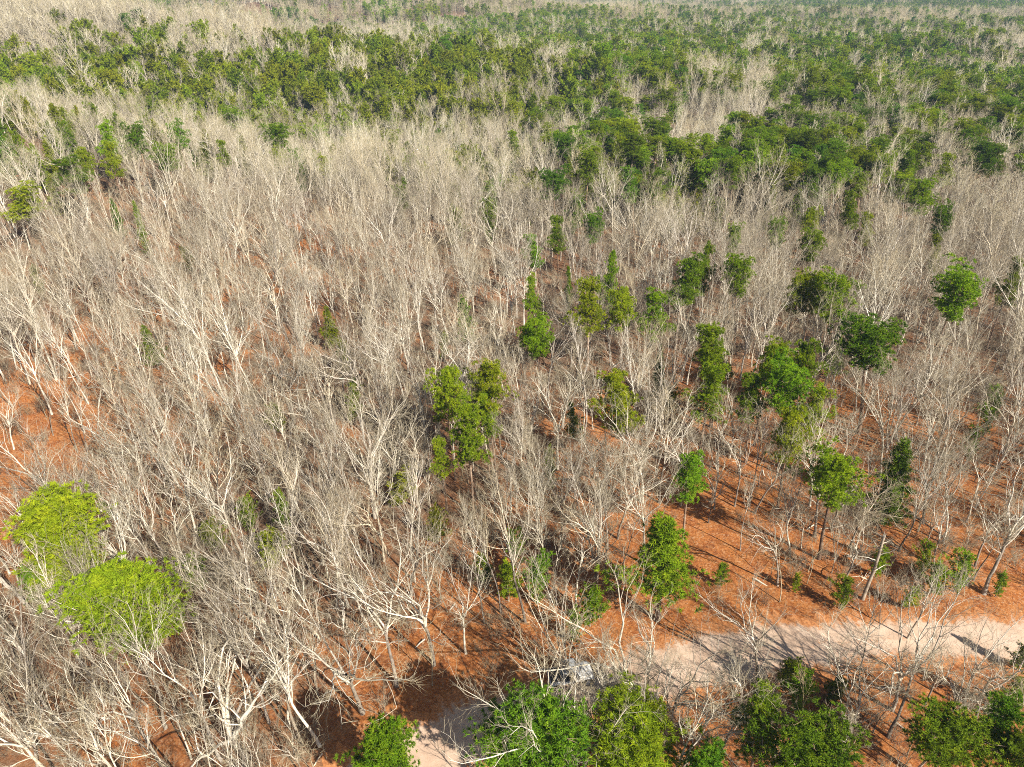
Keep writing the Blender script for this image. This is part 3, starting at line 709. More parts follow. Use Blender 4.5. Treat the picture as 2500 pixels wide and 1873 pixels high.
# the rest of the nearest bare trees: x, y, height, style letter, turn, tone, zone
ZONES = [
    'below the broad bright pine at left',
    'in the hollow right of the broad bright pine',
    'around the fallen log at bottom centre',
    'on the orange bank below the road',
    'on the bank just above the road',
    'on the orange slope above the road',
    'between roadside pine and centre pines',
    'in the grey stand left of the centre pines',
    'around the sunlit orange clearing at left',
    'near the upper pine at the left edge',
]
NEAR_BARE = [
    (2.9,30.2,14.7,'o',3.3,'p',2,1),
    (4.4,31.0,12.9,'o',5.0,'p',3,1),
    (6.0,30.9,7.2,'t',6.2,'g',3,1),
    (10.7,30.7,14.3,'s',4.5,'p',3,1),
    (-18.0,28.4,9.6,'t',1.5,'g',1,1),
    (6.3,33.3,12.5,'s',5.9,'g',3,1),
    (-20.5,27.6,7.9,'t',6.0,'g',1,1),
    (22.1,26.5,7.0,'t',2.2,'g',3,1),
    (9.4,33.5,12.7,'t',4.1,'g',3,1),
    (12.2,32.9,11.2,'o',0.8,'p',3,1),
    (5.5,34.7,11.7,'s',0.8,'g',3,1),
    (18.4,30.0,5.9,'o',1.4,'g',3,1),
    (-19.9,29.1,13.1,'s',0.7,'p',1,1),
    (6.3,35.0,12.6,'s',4.9,'g',3,1),
    (11.1,35.1,13.6,'o',0.2,'g',3,1),
    (-20.8,31.1,7.4,'o',2.1,'p',1,1),
    (9.3,36.4,16,'o',3.2,'g',3,1),
    (-18.0,33.4,7.2,'o',1.2,'g',1,1),
    (23.4,31.2,10.2,'s',4.5,'g',3,1),
    (-26.1,29.0,7.3,'o',1.5,'p',0,1),
    (-27.9,27.8,9.3,'s',2.6,'p',0,1),
    (-21.2,33.6,7.3,'s',5.9,'p',1,1),
    (-23.7,31.9,12.9,'s',3.7,'p',1,1),
    (-17.2,36.1,15.8,'t',2.9,'p',1,1),
    (16.3,36.9,5.8,'s',5.3,'p',3,1),
    (17.8,36.5,9.7,'t',1.0,'g',3,1),
    (-18.8,36.4,15.7,'s',0.9,'g',1,1),
    (-26.0,32.0,15.0,'s',4.2,'g',0,1),
    (25.1,33.0,10.6,'o',3.8,'p',3,1),
    (-29.0,30.1,15.8,'s',5.7,'p',0,1),
    (-30.9,28.4,12.3,'s',4.4,'g',0,1),
    (28.5,31.9,4.8,'t',1.5,'p',3,1),
    (-20.2,37.9,10.4,'o',0.4,'p',1,1),
    (-25.1,35.2,15.2,'t',4.5,'p',1,1),
    (-31.0,30.9,14.6,'s',0.9,'p',0,1),
    (30.1,31.8,12.1,'s',3.5,'p',3,1),
    (-22.0,38.3,14.8,'t',1.4,'g',1,1),
    (-24.1,37.8,11.5,'t',2.7,'p',1,1),
    (-18.4,40.9,11.4,'s',2.5,'g',1,1),
    (-16.0,42.1,16,'s',5.8,'p',1,1),
    (-27.7,35.5,10.7,'t',5.9,'p',0,1),
    (-5.4,44.8,11.0,'t',3.6,'p',2,1),
    (-31.2,32.7,14.3,'t',0.9,'p',0,1),
    (-21.8,40.3,8.7,'s',3.8,'g',1,1),
    (-18.9,42.1,11.1,'s',5.7,'p',1,1),
    (33.3,32.4,8.0,'s',1.1,'g',3,1),
    (-24.0,40.0,10.4,'s',0.7,'p',1,1),
    (-26.1,39.1,10.5,'s',5.1,'p',1,1),
    (28.3,37.9,12.8,'s',1.1,'g',3,1),
    (33.2,34.2,10.6,'t',4.6,'g',3,1),
    (-13.9,45.6,6.8,'s',0.9,'g',2,1),
    (-16.2,45.1,8.7,'o',3.7,'g',1,1),
    (30.8,37.1,13.9,'o',3.6,'g',3,1),
    (-9.5,48.0,11.8,'t',6.2,'p',2,1),
    (-24.1,42.9,15.2,'s',2.0,'p',1,1),
    (-21.8,44.2,14.4,'t',2.2,'p',1,1),
    (-31.0,38.4,13.5,'t',0.2,'g',0,1),
    (-36.7,33.1,14.9,'t',1.6,'p',0,1),
    (-15.8,47.2,6.8,'s',3.5,'g',1,1),
    (-14.7,47.6,14.6,'t',4.0,'p',2,1),
    (-10.3,49.0,10.0,'s',6.1,'p',2,1),
    (5.4,50.0,10.2,'o',1.1,'p',2,1),
    (33.6,37.4,8.8,'o',0.7,'g',3,1),
    (-28.3,42.0,8.6,'t',5.9,'p',1,1),
    (-19.4,47.0,12.4,'t',4.0,'p',1,1),
    (-26.6,43.9,10.4,'t',5.4,'p',1,1),
    (-22.5,46.3,13.2,'t',5.3,'g',1,1),
    (-34.6,38.4,7.4,'t',4.7,'p',0,1),
    (-8.2,51.3,6.3,'s',1.1,'p',2,1),
    (36.6,37.0,11.1,'t',1.8,'g',3,1),
    (-22.3,47.5,10.5,'s',0.9,'p',1,0),
    (-33.4,40.6,8.4,'t',3.8,'p',0,0),
    (3.4,52.6,8.3,'s',4.7,'p',2,0),
    (-13.6,51.2,6.0,'t',5.5,'p',2,0),
    (-11.2,52.2,14.3,'t',5.8,'g',2,0),
    (-27.4,46.1,7.2,'s',5.1,'p',1,0),
    (-28.5,45.4,4.8,'s',4.2,'p',1,0),
    (-17.5,50.9,14.9,'t',5.5,'p',1,0),
    (-18.6,50.8,12.7,'t',1.4,'p',1,0),
    (-5.5,54.0,7.4,'t',0.6,'p',2,0),
    (7.9,53.7,11.4,'s',2.2,'g',4,0),
    (-21.0,50.2,5.5,'t',2.0,'p',1,0),
    (2.9,54.7,9.2,'t',4.5,'g',2,0),
    (-41.3,36.3,11.2,'s',0.6,'g',0,0),
    (-39.6,38.3,10.3,'s',5.6,'p',0,0),
    (-16.3,52.7,8.8,'s',4.2,'p',1,0),
    (-11.1,54.1,15.0,'s',1.0,'p',2,0),
    (-37.3,40.9,8.5,'o',3.4,'p',0,0),
    (9.0,54.6,12.9,'s',1.1,'g',4,0),
    (-25.6,49.5,10.8,'s',4.9,'p',1,0),
    (-41.8,37.2,12.3,'t',0.6,'p',0,0),
    (-15.0,54.2,5.3,'s',3.4,'p',2,0),
    (-38.8,40.7,7.9,'t',4.5,'p',0,0),
    (3.5,56.2,13.6,'t',4.2,'g',6,0),
    (-25.8,50.3,13.3,'o',4.6,'g',1,0),
    (8.6,55.9,8.6,'o',6.1,'g',6,0),
    (-31.1,47.4,12.1,'t',0.5,'p',1,0),
    (13.2,55.2,13.1,'t',0.8,'g',6,0),
    (1.6,56.7,13.9,'t',6.0,'p',6,0),
    (-19.8,53.3,13.0,'s',0.6,'p',1,0),
    (-6.6,56.6,9.0,'t',6.0,'p',7,0),
    (7.9,56.7,8.6,'o',3.1,'g',6,0),
    (-41.3,39.8,14.0,'t',3.2,'p',0,0),
    (-36.0,44.9,6.3,'t',5.4,'g',0,0),
    (-35.3,45.6,13.4,'o',4.6,'g',0,0),
    (-38.3,43.2,13.3,'s',3.6,'p',0,0),
    (-1.2,58.0,13.0,'s',5.9,'g',6,0),
    (-22.5,53.7,14.6,'t',2.8,'p',1,0),
    (4.6,58.2,15.0,'t',2.3,'g',6,0),
    (-15.8,56.4,13.8,'s',0.3,'g',7,0),
    (9.7,58.0,10.6,'t',1.5,'g',6,0),
    (-14.7,57.1,14.5,'t',1.5,'p',7,0),
    (3.0,58.9,10.6,'s',0.9,'p',6,0),
    (-40.3,44.1,10.5,'s',4.3,'p',0,0),
    (-19.0,56.7,8.0,'s',1.0,'g',1,0),
    (-11.2,58.7,12.6,'s',3.8,'p',7,0),
    (-39.8,44.7,14.9,'s',1.3,'p',0,0),
    (32.3,50.6,9.2,'o',3.6,'g',4,0),
    (7.6,59.6,12.7,'t',0.0,'g',6,0),
    (-34.1,49.5,6.6,'o',0.8,'g',0,0),
    (-14.5,58.4,11.5,'o',5.0,'p',7,0),
    (-17.3,57.7,9.9,'o',4.8,'p',1,0),
    (-27.6,53.8,7.0,'t',2.2,'p',1,0),
    (11.0,59.5,13.3,'o',5.9,'g',6,0),
    (-21.3,57.0,12.5,'o',1.0,'p',1,0),
    (-19.4,57.8,14.5,'s',1.4,'g',1,0),
    (2.3,61.1,10.6,'s',3.6,'p',6,0),
    (7.6,60.8,11.2,'t',1.7,'g',6,0),
    (-39.2,47.3,11.6,'t',0.6,'p',0,0),
    (-34.3,51.3,6.8,'o',2.8,'g',9,0),
    (-44.3,43.1,13.0,'t',0.4,'p',0,0),
    (8.4,61.6,14.2,'o',2.1,'g',6,0),
    (28.7,55.3,11.6,'t',2.3,'p',5,0),
    (-2.7,62.5,8.9,'o',4.1,'p',6,0),
    (-0.9,62.6,13.0,'t',1.3,'p',6,0),
    (-21.4,58.9,7.6,'t',1.2,'p',7,0),
    (14.6,61.2,8.2,'s',6.0,'g',6,0),
    (-38.1,50.2,15.3,'s',3.7,'p',0,0),
    (-15.4,61.2,15.3,'t',3.8,'g',7,0),
    (30.2,56.3,7.3,'t',1.1,'p',5,0),
    (-19.3,61.2,12.9,'s',0.4,'p',7,0),
    (16.5,62.0,7.3,'s',1.8,'g',6,0),
    (-36.0,53.4,10.4,'s',1.3,'p',9,0),
    (-38.6,51.7,4.7,'t',6.0,'p',9,0),
    (21.5,61.0,6.5,'o',0.3,'g',5,0),
    (-0.1,65.2,7.5,'o',4.6,'p',6,0),
    (9.7,64.6,8.3,'o',2.1,'p',6,0),
    (-47.3,45.1,14.1,'s',5.9,'g',0,0),
    (1.7,65.6,10.9,'t',4.0,'p',6,0),
    (-10.2,65.0,8.8,'s',5.1,'p',7,0),
    (-30.5,58.7,15.0,'t',2.2,'p',1,0),
    (-35.4,56.1,6.3,'s',0.0,'p',9,0),
    (35.4,56.1,10.5,'o',0.0,'g',5,0),
    (-16.8,64.4,16,'o',0.7,'p',7,0),
    (-11.7,65.5,12.0,'o',4.0,'p',7,0),
    (32.4,58.1,12.9,'o',1.7,'g',5,0),
    (14.8,65.2,14.8,'o',6.0,'p',6,0),
    (6.9,66.6,9.9,'o',2.4,'p',6,0),
    (19.1,64.2,12.5,'t',5.2,'g',6,0),
    (16.7,64.9,13.7,'o',1.8,'g',6,0),
    (-24.2,62.6,12.1,'t',2.5,'p',7,0),
    (-40.1,54.1,11.5,'o',4.5,'p',9,0),
    (22.8,63.4,10.2,'o',2.5,'g',5,0),
    (27.2,62.4,12.5,'t',6.1,'g',5,0),
    (-48.5,47.8,14.0,'s',2.2,'p',0,0),
    (-42.6,53.2,6.4,'t',2.5,'g',9,0),
    (9.1,67.6,8.6,'t',3.4,'p',6,0),
    (45.6,50.9,11.2,'s',1.2,'g',4,0),
    (40.2,55.3,12.2,'t',5.4,'g',5,0),
    (-22.7,64.5,6.5,'t',4.9,'p',7,0),
    (34.6,59.1,10.8,'o',6.1,'g',5,0),
    (-19.9,65.6,14.5,'s',1.8,'g',7,0),
    (-36.6,57.9,9.8,'o',1.6,'p',9,0),
    (25.3,63.8,11.3,'t',5.4,'g',5,0),
    (27.0,63.7,13.7,'s',4.0,'g',5,0),
    (15.2,67.7,9.0,'o',0.4,'g',6,0),
    (-26.0,64.4,15.3,'t',5.8,'p',7,0),
    (-16.5,67.6,7.6,'o',3.4,'g',7,0),
    (-39.9,57.0,14.1,'s',1.6,'p',9,0),
    (0.9,69.8,10.8,'t',4.7,'p',6,0),
    (-14.5,68.3,12.1,'o',3.0,'p',7,0),
    (15.0,68.3,10.3,'s',2.4,'p',6,0),
    (-28.6,63.8,7.8,'o',2.7,'g',7,0),
    (-47.3,51.8,6.6,'t',1.6,'p',9,0),
    (23.7,66.1,9.2,'t',3.6,'g',5,0),
    (-16.6,68.5,7.8,'o',3.7,'p',7,0),
    (18.6,68.0,5.5,'t',6.1,'g',6,0),
    (-23.6,66.5,9.6,'t',2.0,'p',7,0),
    (9.6,69.9,6.3,'o',0.8,'p',6,0),
    (46.9,52.8,10.6,'o',1.8,'g',5,0),
    (-20.0,68.1,13.3,'t',5.2,'p',7,0),
    (-11.1,70.3,7.0,'t',1.1,'g',7,0),
    (-36.2,61.3,14.3,'o',1.6,'p',9,0),
    (-22.4,67.6,7.5,'s',5.1,'p',7,0),
    (-34.3,62.5,6.3,'t',2.2,'p',9,0),
    (-32.7,63.4,6.4,'o',4.1,'p',7,0),
    (-49.4,51.6,15.0,'o',4.9,'p',9,0),
    (-39.5,59.6,13.2,'s',2.1,'g',9,0),
    (-46.6,54.2,15.7,'t',4.7,'g',9,0),
    (33.8,63.1,12.0,'t',0.8,'p',5,0),
    (-42.9,57.4,13.7,'t',0.8,'g',9,0),
    (-45.2,56.1,16,'t',4.4,'p',9,0),
    (-28.7,66.2,12.5,'s',0.9,'g',7,0),
    (44.3,57.0,4.4,'o',2.9,'p',5,0),
    (-15.0,70.7,15.9,'t',0.9,'g',7,0),
    (45.5,56.2,11.4,'t',1.7,'p',5,0),
    (-26.8,67.2,14.5,'t',2.6,'g',7,0),
    (5.3,72.2,16,'o',2.1,'p',6,0),
    (-34.2,64.0,14.1,'s',4.8,'p',9,0),
    (-21.0,69.5,12.2,'s',2.5,'p',7,0),
    (43.8,58.2,12.6,'s',6.2,'g',5,0),
    (17.5,70.7,14.6,'s',1.4,'p',6,0),
    (-5.4,72.7,9.6,'t',5.7,'p',6,0),
    (-18.1,70.7,14.0,'s',2.8,'p',7,0),
    (-41.7,59.9,5.8,'t',0.4,'g',9,0),
    (-24.0,68.9,5.8,'o',1.4,'g',7,0),
    (3.0,72.9,7.2,'t',3.0,'p',6,0),
    (-40.5,60.7,10.9,'s',4.9,'g',9,0),
    (47.6,55.5,4.8,'o',4.2,'p',5,0),
    (29.2,67.1,8.3,'s',3.2,'g',5,0),
    (16.0,71.6,10.9,'t',0.1,'g',6,0),
    (-15.3,72.0,11.2,'s',0.4,'g',7,0),
    (-36.2,64.2,11.9,'s',3.5,'g',9,0),
    (-38.8,62.8,12.2,'s',5.6,'g',9,0),
    (-10.9,73.0,13.7,'s',6.1,'p',7,0),
    (2.7,73.8,10.7,'t',3.1,'g',6,0),
    (-7.8,73.6,12.9,'t',4.6,'p',7,0),
    (-50.0,54.6,9.8,'s',6.2,'p',9,0),
    (-47.3,57.0,11.1,'t',4.3,'g',9,0),
    (-11.3,73.3,6.8,'t',2.1,'p',7,0),
    (20.1,71.7,7.5,'t',0.4,'g',6,0),
    (-46.0,58.5,12.4,'t',0.6,'p',9,0),
    (-30.3,68.1,8.1,'s',4.1,'p',7,0),
    (45.1,59.6,11.8,'o',4.5,'g',5,0),
    (-42.8,61.4,11.0,'o',2.4,'g',9,0),
    (-22.7,71.4,11.3,'s',4.7,'p',7,0),
    (-6.6,74.6,13.3,'t',4.4,'g',7,0),
    (-1.8,74.9,15.3,'t',0.9,'g',6,0),
    (5.4,74.8,13.2,'s',0.6,'g',6,0),
    (-26.9,70.1,7.5,'o',5.5,'p',7,0),
    (-33.8,67.1,9.0,'t',3.5,'p',7,0),
    (-25.6,70.6,10.8,'s',1.9,'p',7,0),
    (-47.0,58.7,14.6,'t',0.0,'p',9,0),
    (-3.5,75.1,13.3,'t',4.3,'p',6,0),
    (38.8,64.5,7.0,'o',4.4,'g',5,0),
    (25.2,71.1,13.2,'o',1.5,'g',5,0),
    (40.6,63.8,8.2,'s',1.8,'g',5,0),
    (-31.3,68.8,9.2,'o',6.2,'p',7,0),
    (-17.5,73.7,7.2,'s',0.9,'g',7,0),
    (37.9,65.7,6.2,'o',2.8,'g',5,0),
    (-42.4,62.9,11.9,'t',1.8,'p',9,0),
    (-36.4,66.6,9.2,'o',6.0,'p',8,0),
    (36.2,66.8,10.3,'o',2.3,'g',5,0),
    (11.9,75.0,13.0,'s',1.9,'g',6,0),
]
_st = dict(s='slender', t='tall', o='oak')
_rr = random.Random(4)
for x, y, H, s, rz, tone, z, parts in NEAR_BARE:
    where = ZONES[z]
    word = dict(s='slender straight bare tree', t='tall bare tree with a forked top', o='broad bare tree with crooked limbs')[s]
    lab = word + ' ' + where
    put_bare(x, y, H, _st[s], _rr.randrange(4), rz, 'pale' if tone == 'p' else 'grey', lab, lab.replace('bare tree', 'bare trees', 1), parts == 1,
             -0.035 + _rr.gauss(0, 0.05), _rr.gauss(0, 0.04), _rr.uniform(0.85, 1.15))

# ------------------------------------------------------------------ pines
def crown_width(sh):
    V = np.concatenate(sh.v)[:, :2]
    return float(np.mean(np.percentile(V, 98, axis=0) - np.percentile(V, 2, axis=0)))
PINE = {}
for key, args in (('round', dict(shape='round', base=0.58, crown_r=3.6)), ('flat', dict(shape='flat', base=0.66, crown_r=3.6)), ('ragged', dict(shape='ragged', base=0.50, crown_r=3.3)),
                  ('cone', dict(shape='cone', base=0.25, H=11.0, crown_r=2.6)), ('ball', dict(shape='ball', base=0.36, H=12.0, crown_r=3.3))):
    for i in range(2):
        t_, l_, c_ = pine_tree(300 + len(PINE) * 7 + i * 31 + len(key), lod=0, **args)
        PINE.setdefault(key, []).append(dict(H=args.get('H', 15.0), W=crown_width(c_), t=t_.mesh('trunk', MAT['bark_pine']), l=l_.mesh('limbs', MAT['bark_pine']), c=c_, made={}))

def put_pine(x, y, H, W, shape, idx, rz, tone, label, group=None, lx=0.0, ly=0.0, name='pine_tree'):
    P = PINE[shape][idx % 2]
    if tone not in P['made']:
        P['made'][tone] = P['c'].mesh('crown', MAT[{'n': 'needles', 'b': 'needles_bright', 'd': 'needles_dark'}[tone]], False)
    root = link(name, None); tag(root, label, 'pine', group)
    place(root, x, y, rz, W / P['W'], H / P['H'], lx, ly)
    link('trunk', P['t'], root); link('limbs', P['l'], root); link('crown', P['made'][tone], root)

# x, y, height, crown width, shape, prototype, turn, needle tone, label
PINES = [
    (-44.7, 52.8, 14, 6.7, 'ball', 1, 5.4, 'n', 'mid green pine near the left edge, above the broad bright pine', ''),
    (-32.3, 44.1, 12.5, 7.0, 'ball', 1, 2.8, 'b', 'broad bright green pine over white trunks at lower left', ''),
    (-45.8, 49.7, 8, 2.3, 'ragged', 0, 1.2, 'b', 'thin yellow-green young pine below the upper pine at the left edge', ''),
    (-9.9, 31.1, 10, 3.7, 'ball', 1, 4.0, 'b', 'bright lime green round pine at the bottom edge, left of the road', ''),
    (0.9, 31.5, 10.5, 5.7, 'ball', 0, 0.6, 'd', 'dense dark green round pine directly below the white off-road vehicle', ''),
    (7.3, 29.3, 9.5, 5.8, 'ball', 1, 0.9, 'n', 'dense yellow-green round pine at the bottom edge beside the dark round one', ''),
    (12.2, 29.5, 9, 3.1, 'ragged', 0, 3.7, 'd', 'small shaded pine at the bottom edge, right of the yellow-green round pine', ''),
    (16.1, 30.2, 11, 3.1, 'ragged', 1, 6.1, 'd', 'dark pine behind the crooked grey tree at the bottom edge', ''),
    (19.6, 28.4, 11, 4.8, 'flat', 0, 3.9, 'd', 'wide dark green pine at the bottom edge, below the road bend', ''),
    (28.2, 28.9, 9.5, 4.2, 'flat', 0, 0.4, 'd', 'low dark pine crown at the bottom edge, left of the corner pines', ''),
    (32.0, 29.3, 11, 3.4, 'ragged', 0, 5.5, 'd', 'dark green pine in the bottom right corner, upper of two', ''),
    (33.2, 28.1, 10, 2.6, 'round', 0, 4.9, 'd', 'dark green pine in the very bottom right corner', ''),
    (13.1, 47.8, 13, 6.1, 'cone', 1, 2.8, 'b', 'bright green pine with branches nearly to the ground, alone above the sandy road', ''),
    (18.1, 58.6, 12, 3.2, 'ragged', 0, 3.3, 'b', 'narrow bright green pine standing on orange litter above the lone roadside pine', ''),
    (31.5, 54.7, 14, 4.5, 'round', 1, 3.1, 'n', 'round pine with a long bare trunk, left of the shaggy dark pine', ''),
    (30.1, 63.1, 14, 3.6, 'ragged', 0, 2.9, 'n', 'small-crowned pine on a dark trunk just below the cluster of crowns', ''),
    (33.2, 70.6, 15, 5.2, 'round', 1, 2.6, 'b', 'largest crown in the tight cluster of green pines right of centre', ''),
    (33.8, 68.0, 13, 3.4, 'ragged', 0, 4.4, 'n', 'lowest crown in the tight cluster of green pines right of centre', ''),
    (31.4, 75.7, 15, 3.8, 'round', 1, 4.8, 'n', 'upper left crown of the tight pine cluster right of centre', ''),
    (35.3, 74.0, 15, 3.1, 'round', 1, 0.2, 'n', 'upper right crown of the tight pine cluster right of centre', ''),
    (29.1, 72.0, 13, 3.5, 'ragged', 0, 2.5, 'd', 'dark lower left crown of the tight pine cluster right of centre', ''),
    (27.0, 80.5, 15, 5.0, 'ragged', 1, 2.4, 'n', 'domed pine above left of the tight pine cluster', ''),
    (22.8, 71.3, 14, 4.1, 'ragged', 0, 5.3, 'n', 'ragged green pine just left of the tight pine cluster', ''),
    (13.3, 68.6, 15, 4.6, 'ragged', 0, 1.3, 'n', 'ragged pine with drooping tiers, standing alone left of the pine cluster', ''),
    (45.7, 77.2, 15, 6.0, 'flat', 0, 3.0, 'd', 'dark wide-crowned pine standing alone amid grey trees at right', ''),
    (61.7, 90.5, 16, 5.1, 'flat', 1, 2.6, 'n', 'tall leaning pine with a flat crown and visible trunk near the right edge', ''),
    (75.8, 98.9, 15, 2.8, 'ragged', 0, 4.9, 'n', 'slim pine close to the right edge, right of the tall leaning pine', ''),
    (80.5, 126.5, 14, 2.9, 'flat', 1, 2.1, 'd', 'small dark tiered pine poking from pale trees near the right edge', ''),
    (74.6, 115.5, 13, 2.4, 'ragged', 1, 2.1, 'n', 'small yellowish pine just below the dark tiered one near the right edge', ''),
    (42.6, 97.3, 15, 3.8, 'round', 1, 4.8, 'n', 'left crown of the close trio of pines at right centre', ''),
    (45.2, 96.7, 15, 3.0, 'round', 0, 0.8, 'n', 'middle crown of the close trio of pines at right centre', ''),
    (46.3, 93.0, 16, 4.7, 'round', 0, 0.1, 'n', 'right and biggest crown of the close trio of pines at right centre', ''),
    (27.2, 103.8, 15, 5.8, 'ragged', 1, 5.0, 'd', 'dark leaning pine with a deep crown at centre right', ''),
    (31.2, 105.9, 17, 2.3, 'ragged', 0, 4.3, 'd', 'narrow pine top rising behind the dark leaning pine', ''),
    (36.4, 101.8, 15, 3.8, 'flat', 0, 2.8, 'n', 'lone flat-topped pine between the dark leaning pine and the close trio', ''),
    (11.4, 92.9, 16, 4.9, 'ragged', 0, 6.2, 'n', 'large deep-crowned pine in the middle of the bare trees', ''),
    (16.8, 94.8, 14, 3.5, 'round', 0, 2.6, 'n', 'small round pine just right of the large deep-crowned one', ''),
    (21.6, 93.1, 14, 3.6, 'ragged', 1, 0.7, 'n', 'leaning pine below the dark leaning pine at centre right', ''),
    (4.3, 85.5, 13, 4.0, 'flat', 1, 6.2, 'n', 'small flat green pine above the left-centre pine cluster', ''),
    (-7.6, 70.9, 15, 3.8, 'round', 0, 1.7, 'n', 'upper left pine of the four crowns clustered at centre', ''),
    (-3.3, 71.8, 15, 4.1, 'round', 1, 6.3, 'n', 'upper right pine of the four crowns clustered at centre', ''),
    (-2.4, 71.0, 12, 2.8, 'ragged', 0, 1.3, 'n', 'small side crown under the upper right pine at centre', ''),
    (-5.2, 64.3, 14, 3.9, 'ragged', 1, 6.3, 'b', 'lower bright pine of the four crowns clustered at centre', ''),
    (-8.2, 64.7, 10, 2.2, 'ragged', 0, 0.3, 'n', 'lowest small pine hanging below the crowns clustered at centre', ''),
    (17.0, 109.9, 15, 3.1, 'cone', 0, 1.3, 'b', 'slender pointed bright pine rising from the grey trees at centre', ''),
    (10.8, 115.0, 11, 1.4, 'cone', 1, 0.1, 'n', 'tiny narrow evergreen left of the slender pointed pine', ''),
    (3.4, 107.2, 12, 2.1, 'ragged', 1, 5.2, 'b', 'small bright pine left of the large deep-crowned one', ''),
    (4.6, 99.3, 11, 1.9, 'ragged', 1, 0.5, 'n', 'little green pine below the small bright one at centre', ''),
    (5.8, 125.6, 13, 3.2, 'ragged', 0, 1.3, 'b', 'yellowish pine beside a dark one at upper centre', ''),
    (10.0, 130.9, 14, 3.5, 'ragged', 0, 0.1, 'd', 'dark pine up behind the yellowish one at upper centre', ''),
    (17.4, 133.8, 13, 3.2, 'flat', 1, 2.3, 'd', 'lone dark tuft-topped pine at upper centre', ''),
    (41.9, 123.5, 13, 2.1, 'flat', 1, 0.8, 'n', 'small lone pine in the pale trees, left of the two small flat ones', ''),
    (50.1, 125.4, 13, 2.7, 'flat', 1, 5.2, 'n', 'small flat pine in the pale trees right of centre', ''),
    (53.7, 120.1, 13, 3.7, 'flat', 0, 5.4, 'n', 'flat green pine in the pale trees, right of the small flat one', ''),
    (-89.9, 152.0, 15, 6.7, 'ragged', 0, 3.9, 'd', 'big dark double-crowned pine on the left hill crest', ''),
    (-96.4, 141.3, 13, 7.1, 'ragged', 1, 5.7, 'n', 'green pine clump at the left edge below the hill crest', ''),
    (-75.1, 165.9, 13, 4.2, 'flat', 0, 4.6, 'n', 'one-sided pine top on the left hill crest', ''),
    (7.7, 75.2, 8, 1.8, 'cone', 0, 4.6, 'n', 'small dark evergreen in the gap left of the ragged tiered pine', ''),
]
PINE_GROUPS = [
    'flat-topped dark pine on the pale left hill crest and its far side',
    'round-crowned green pine on the pale left hill crest and its far side',
    'round-crowned dark pine on the pale left hill crest and its far side',
    'ragged green pine on the pale left hill crest and its far side',
    'flat-topped green pine on the pale left hill crest and its far side',
    'ragged green pine in the loose band across the right middle distance',
    'round-crowned dark pine in the loose band across the right middle distance',
    'flat-topped green pine in the loose band across the right middle distance',
    'ragged dark pine in the loose band across the right middle distance',
    'round-crowned green pine in the loose band across the right middle distance',
    'ragged dark lone pine near the bare top of the high left hill',
    'flat-topped green lone pine near the bare top of the high left hill',
    'flat-topped dark lone pine near the bare top of the high left hill',
    'flat-topped dark pine in the loose band across the right middle distance',
    'flat-topped green pine in the green belt beyond the pale ridge at upper right',
    'ragged dark pine in the green belt beyond the pale ridge at upper right',
    'round-crowned dark pine in the green belt beyond the pale ridge at upper right',
    'round-crowned green pine in the green belt beyond the pale ridge at upper right',
    'ragged green pine in the green belt beyond the pale ridge at upper right',
]
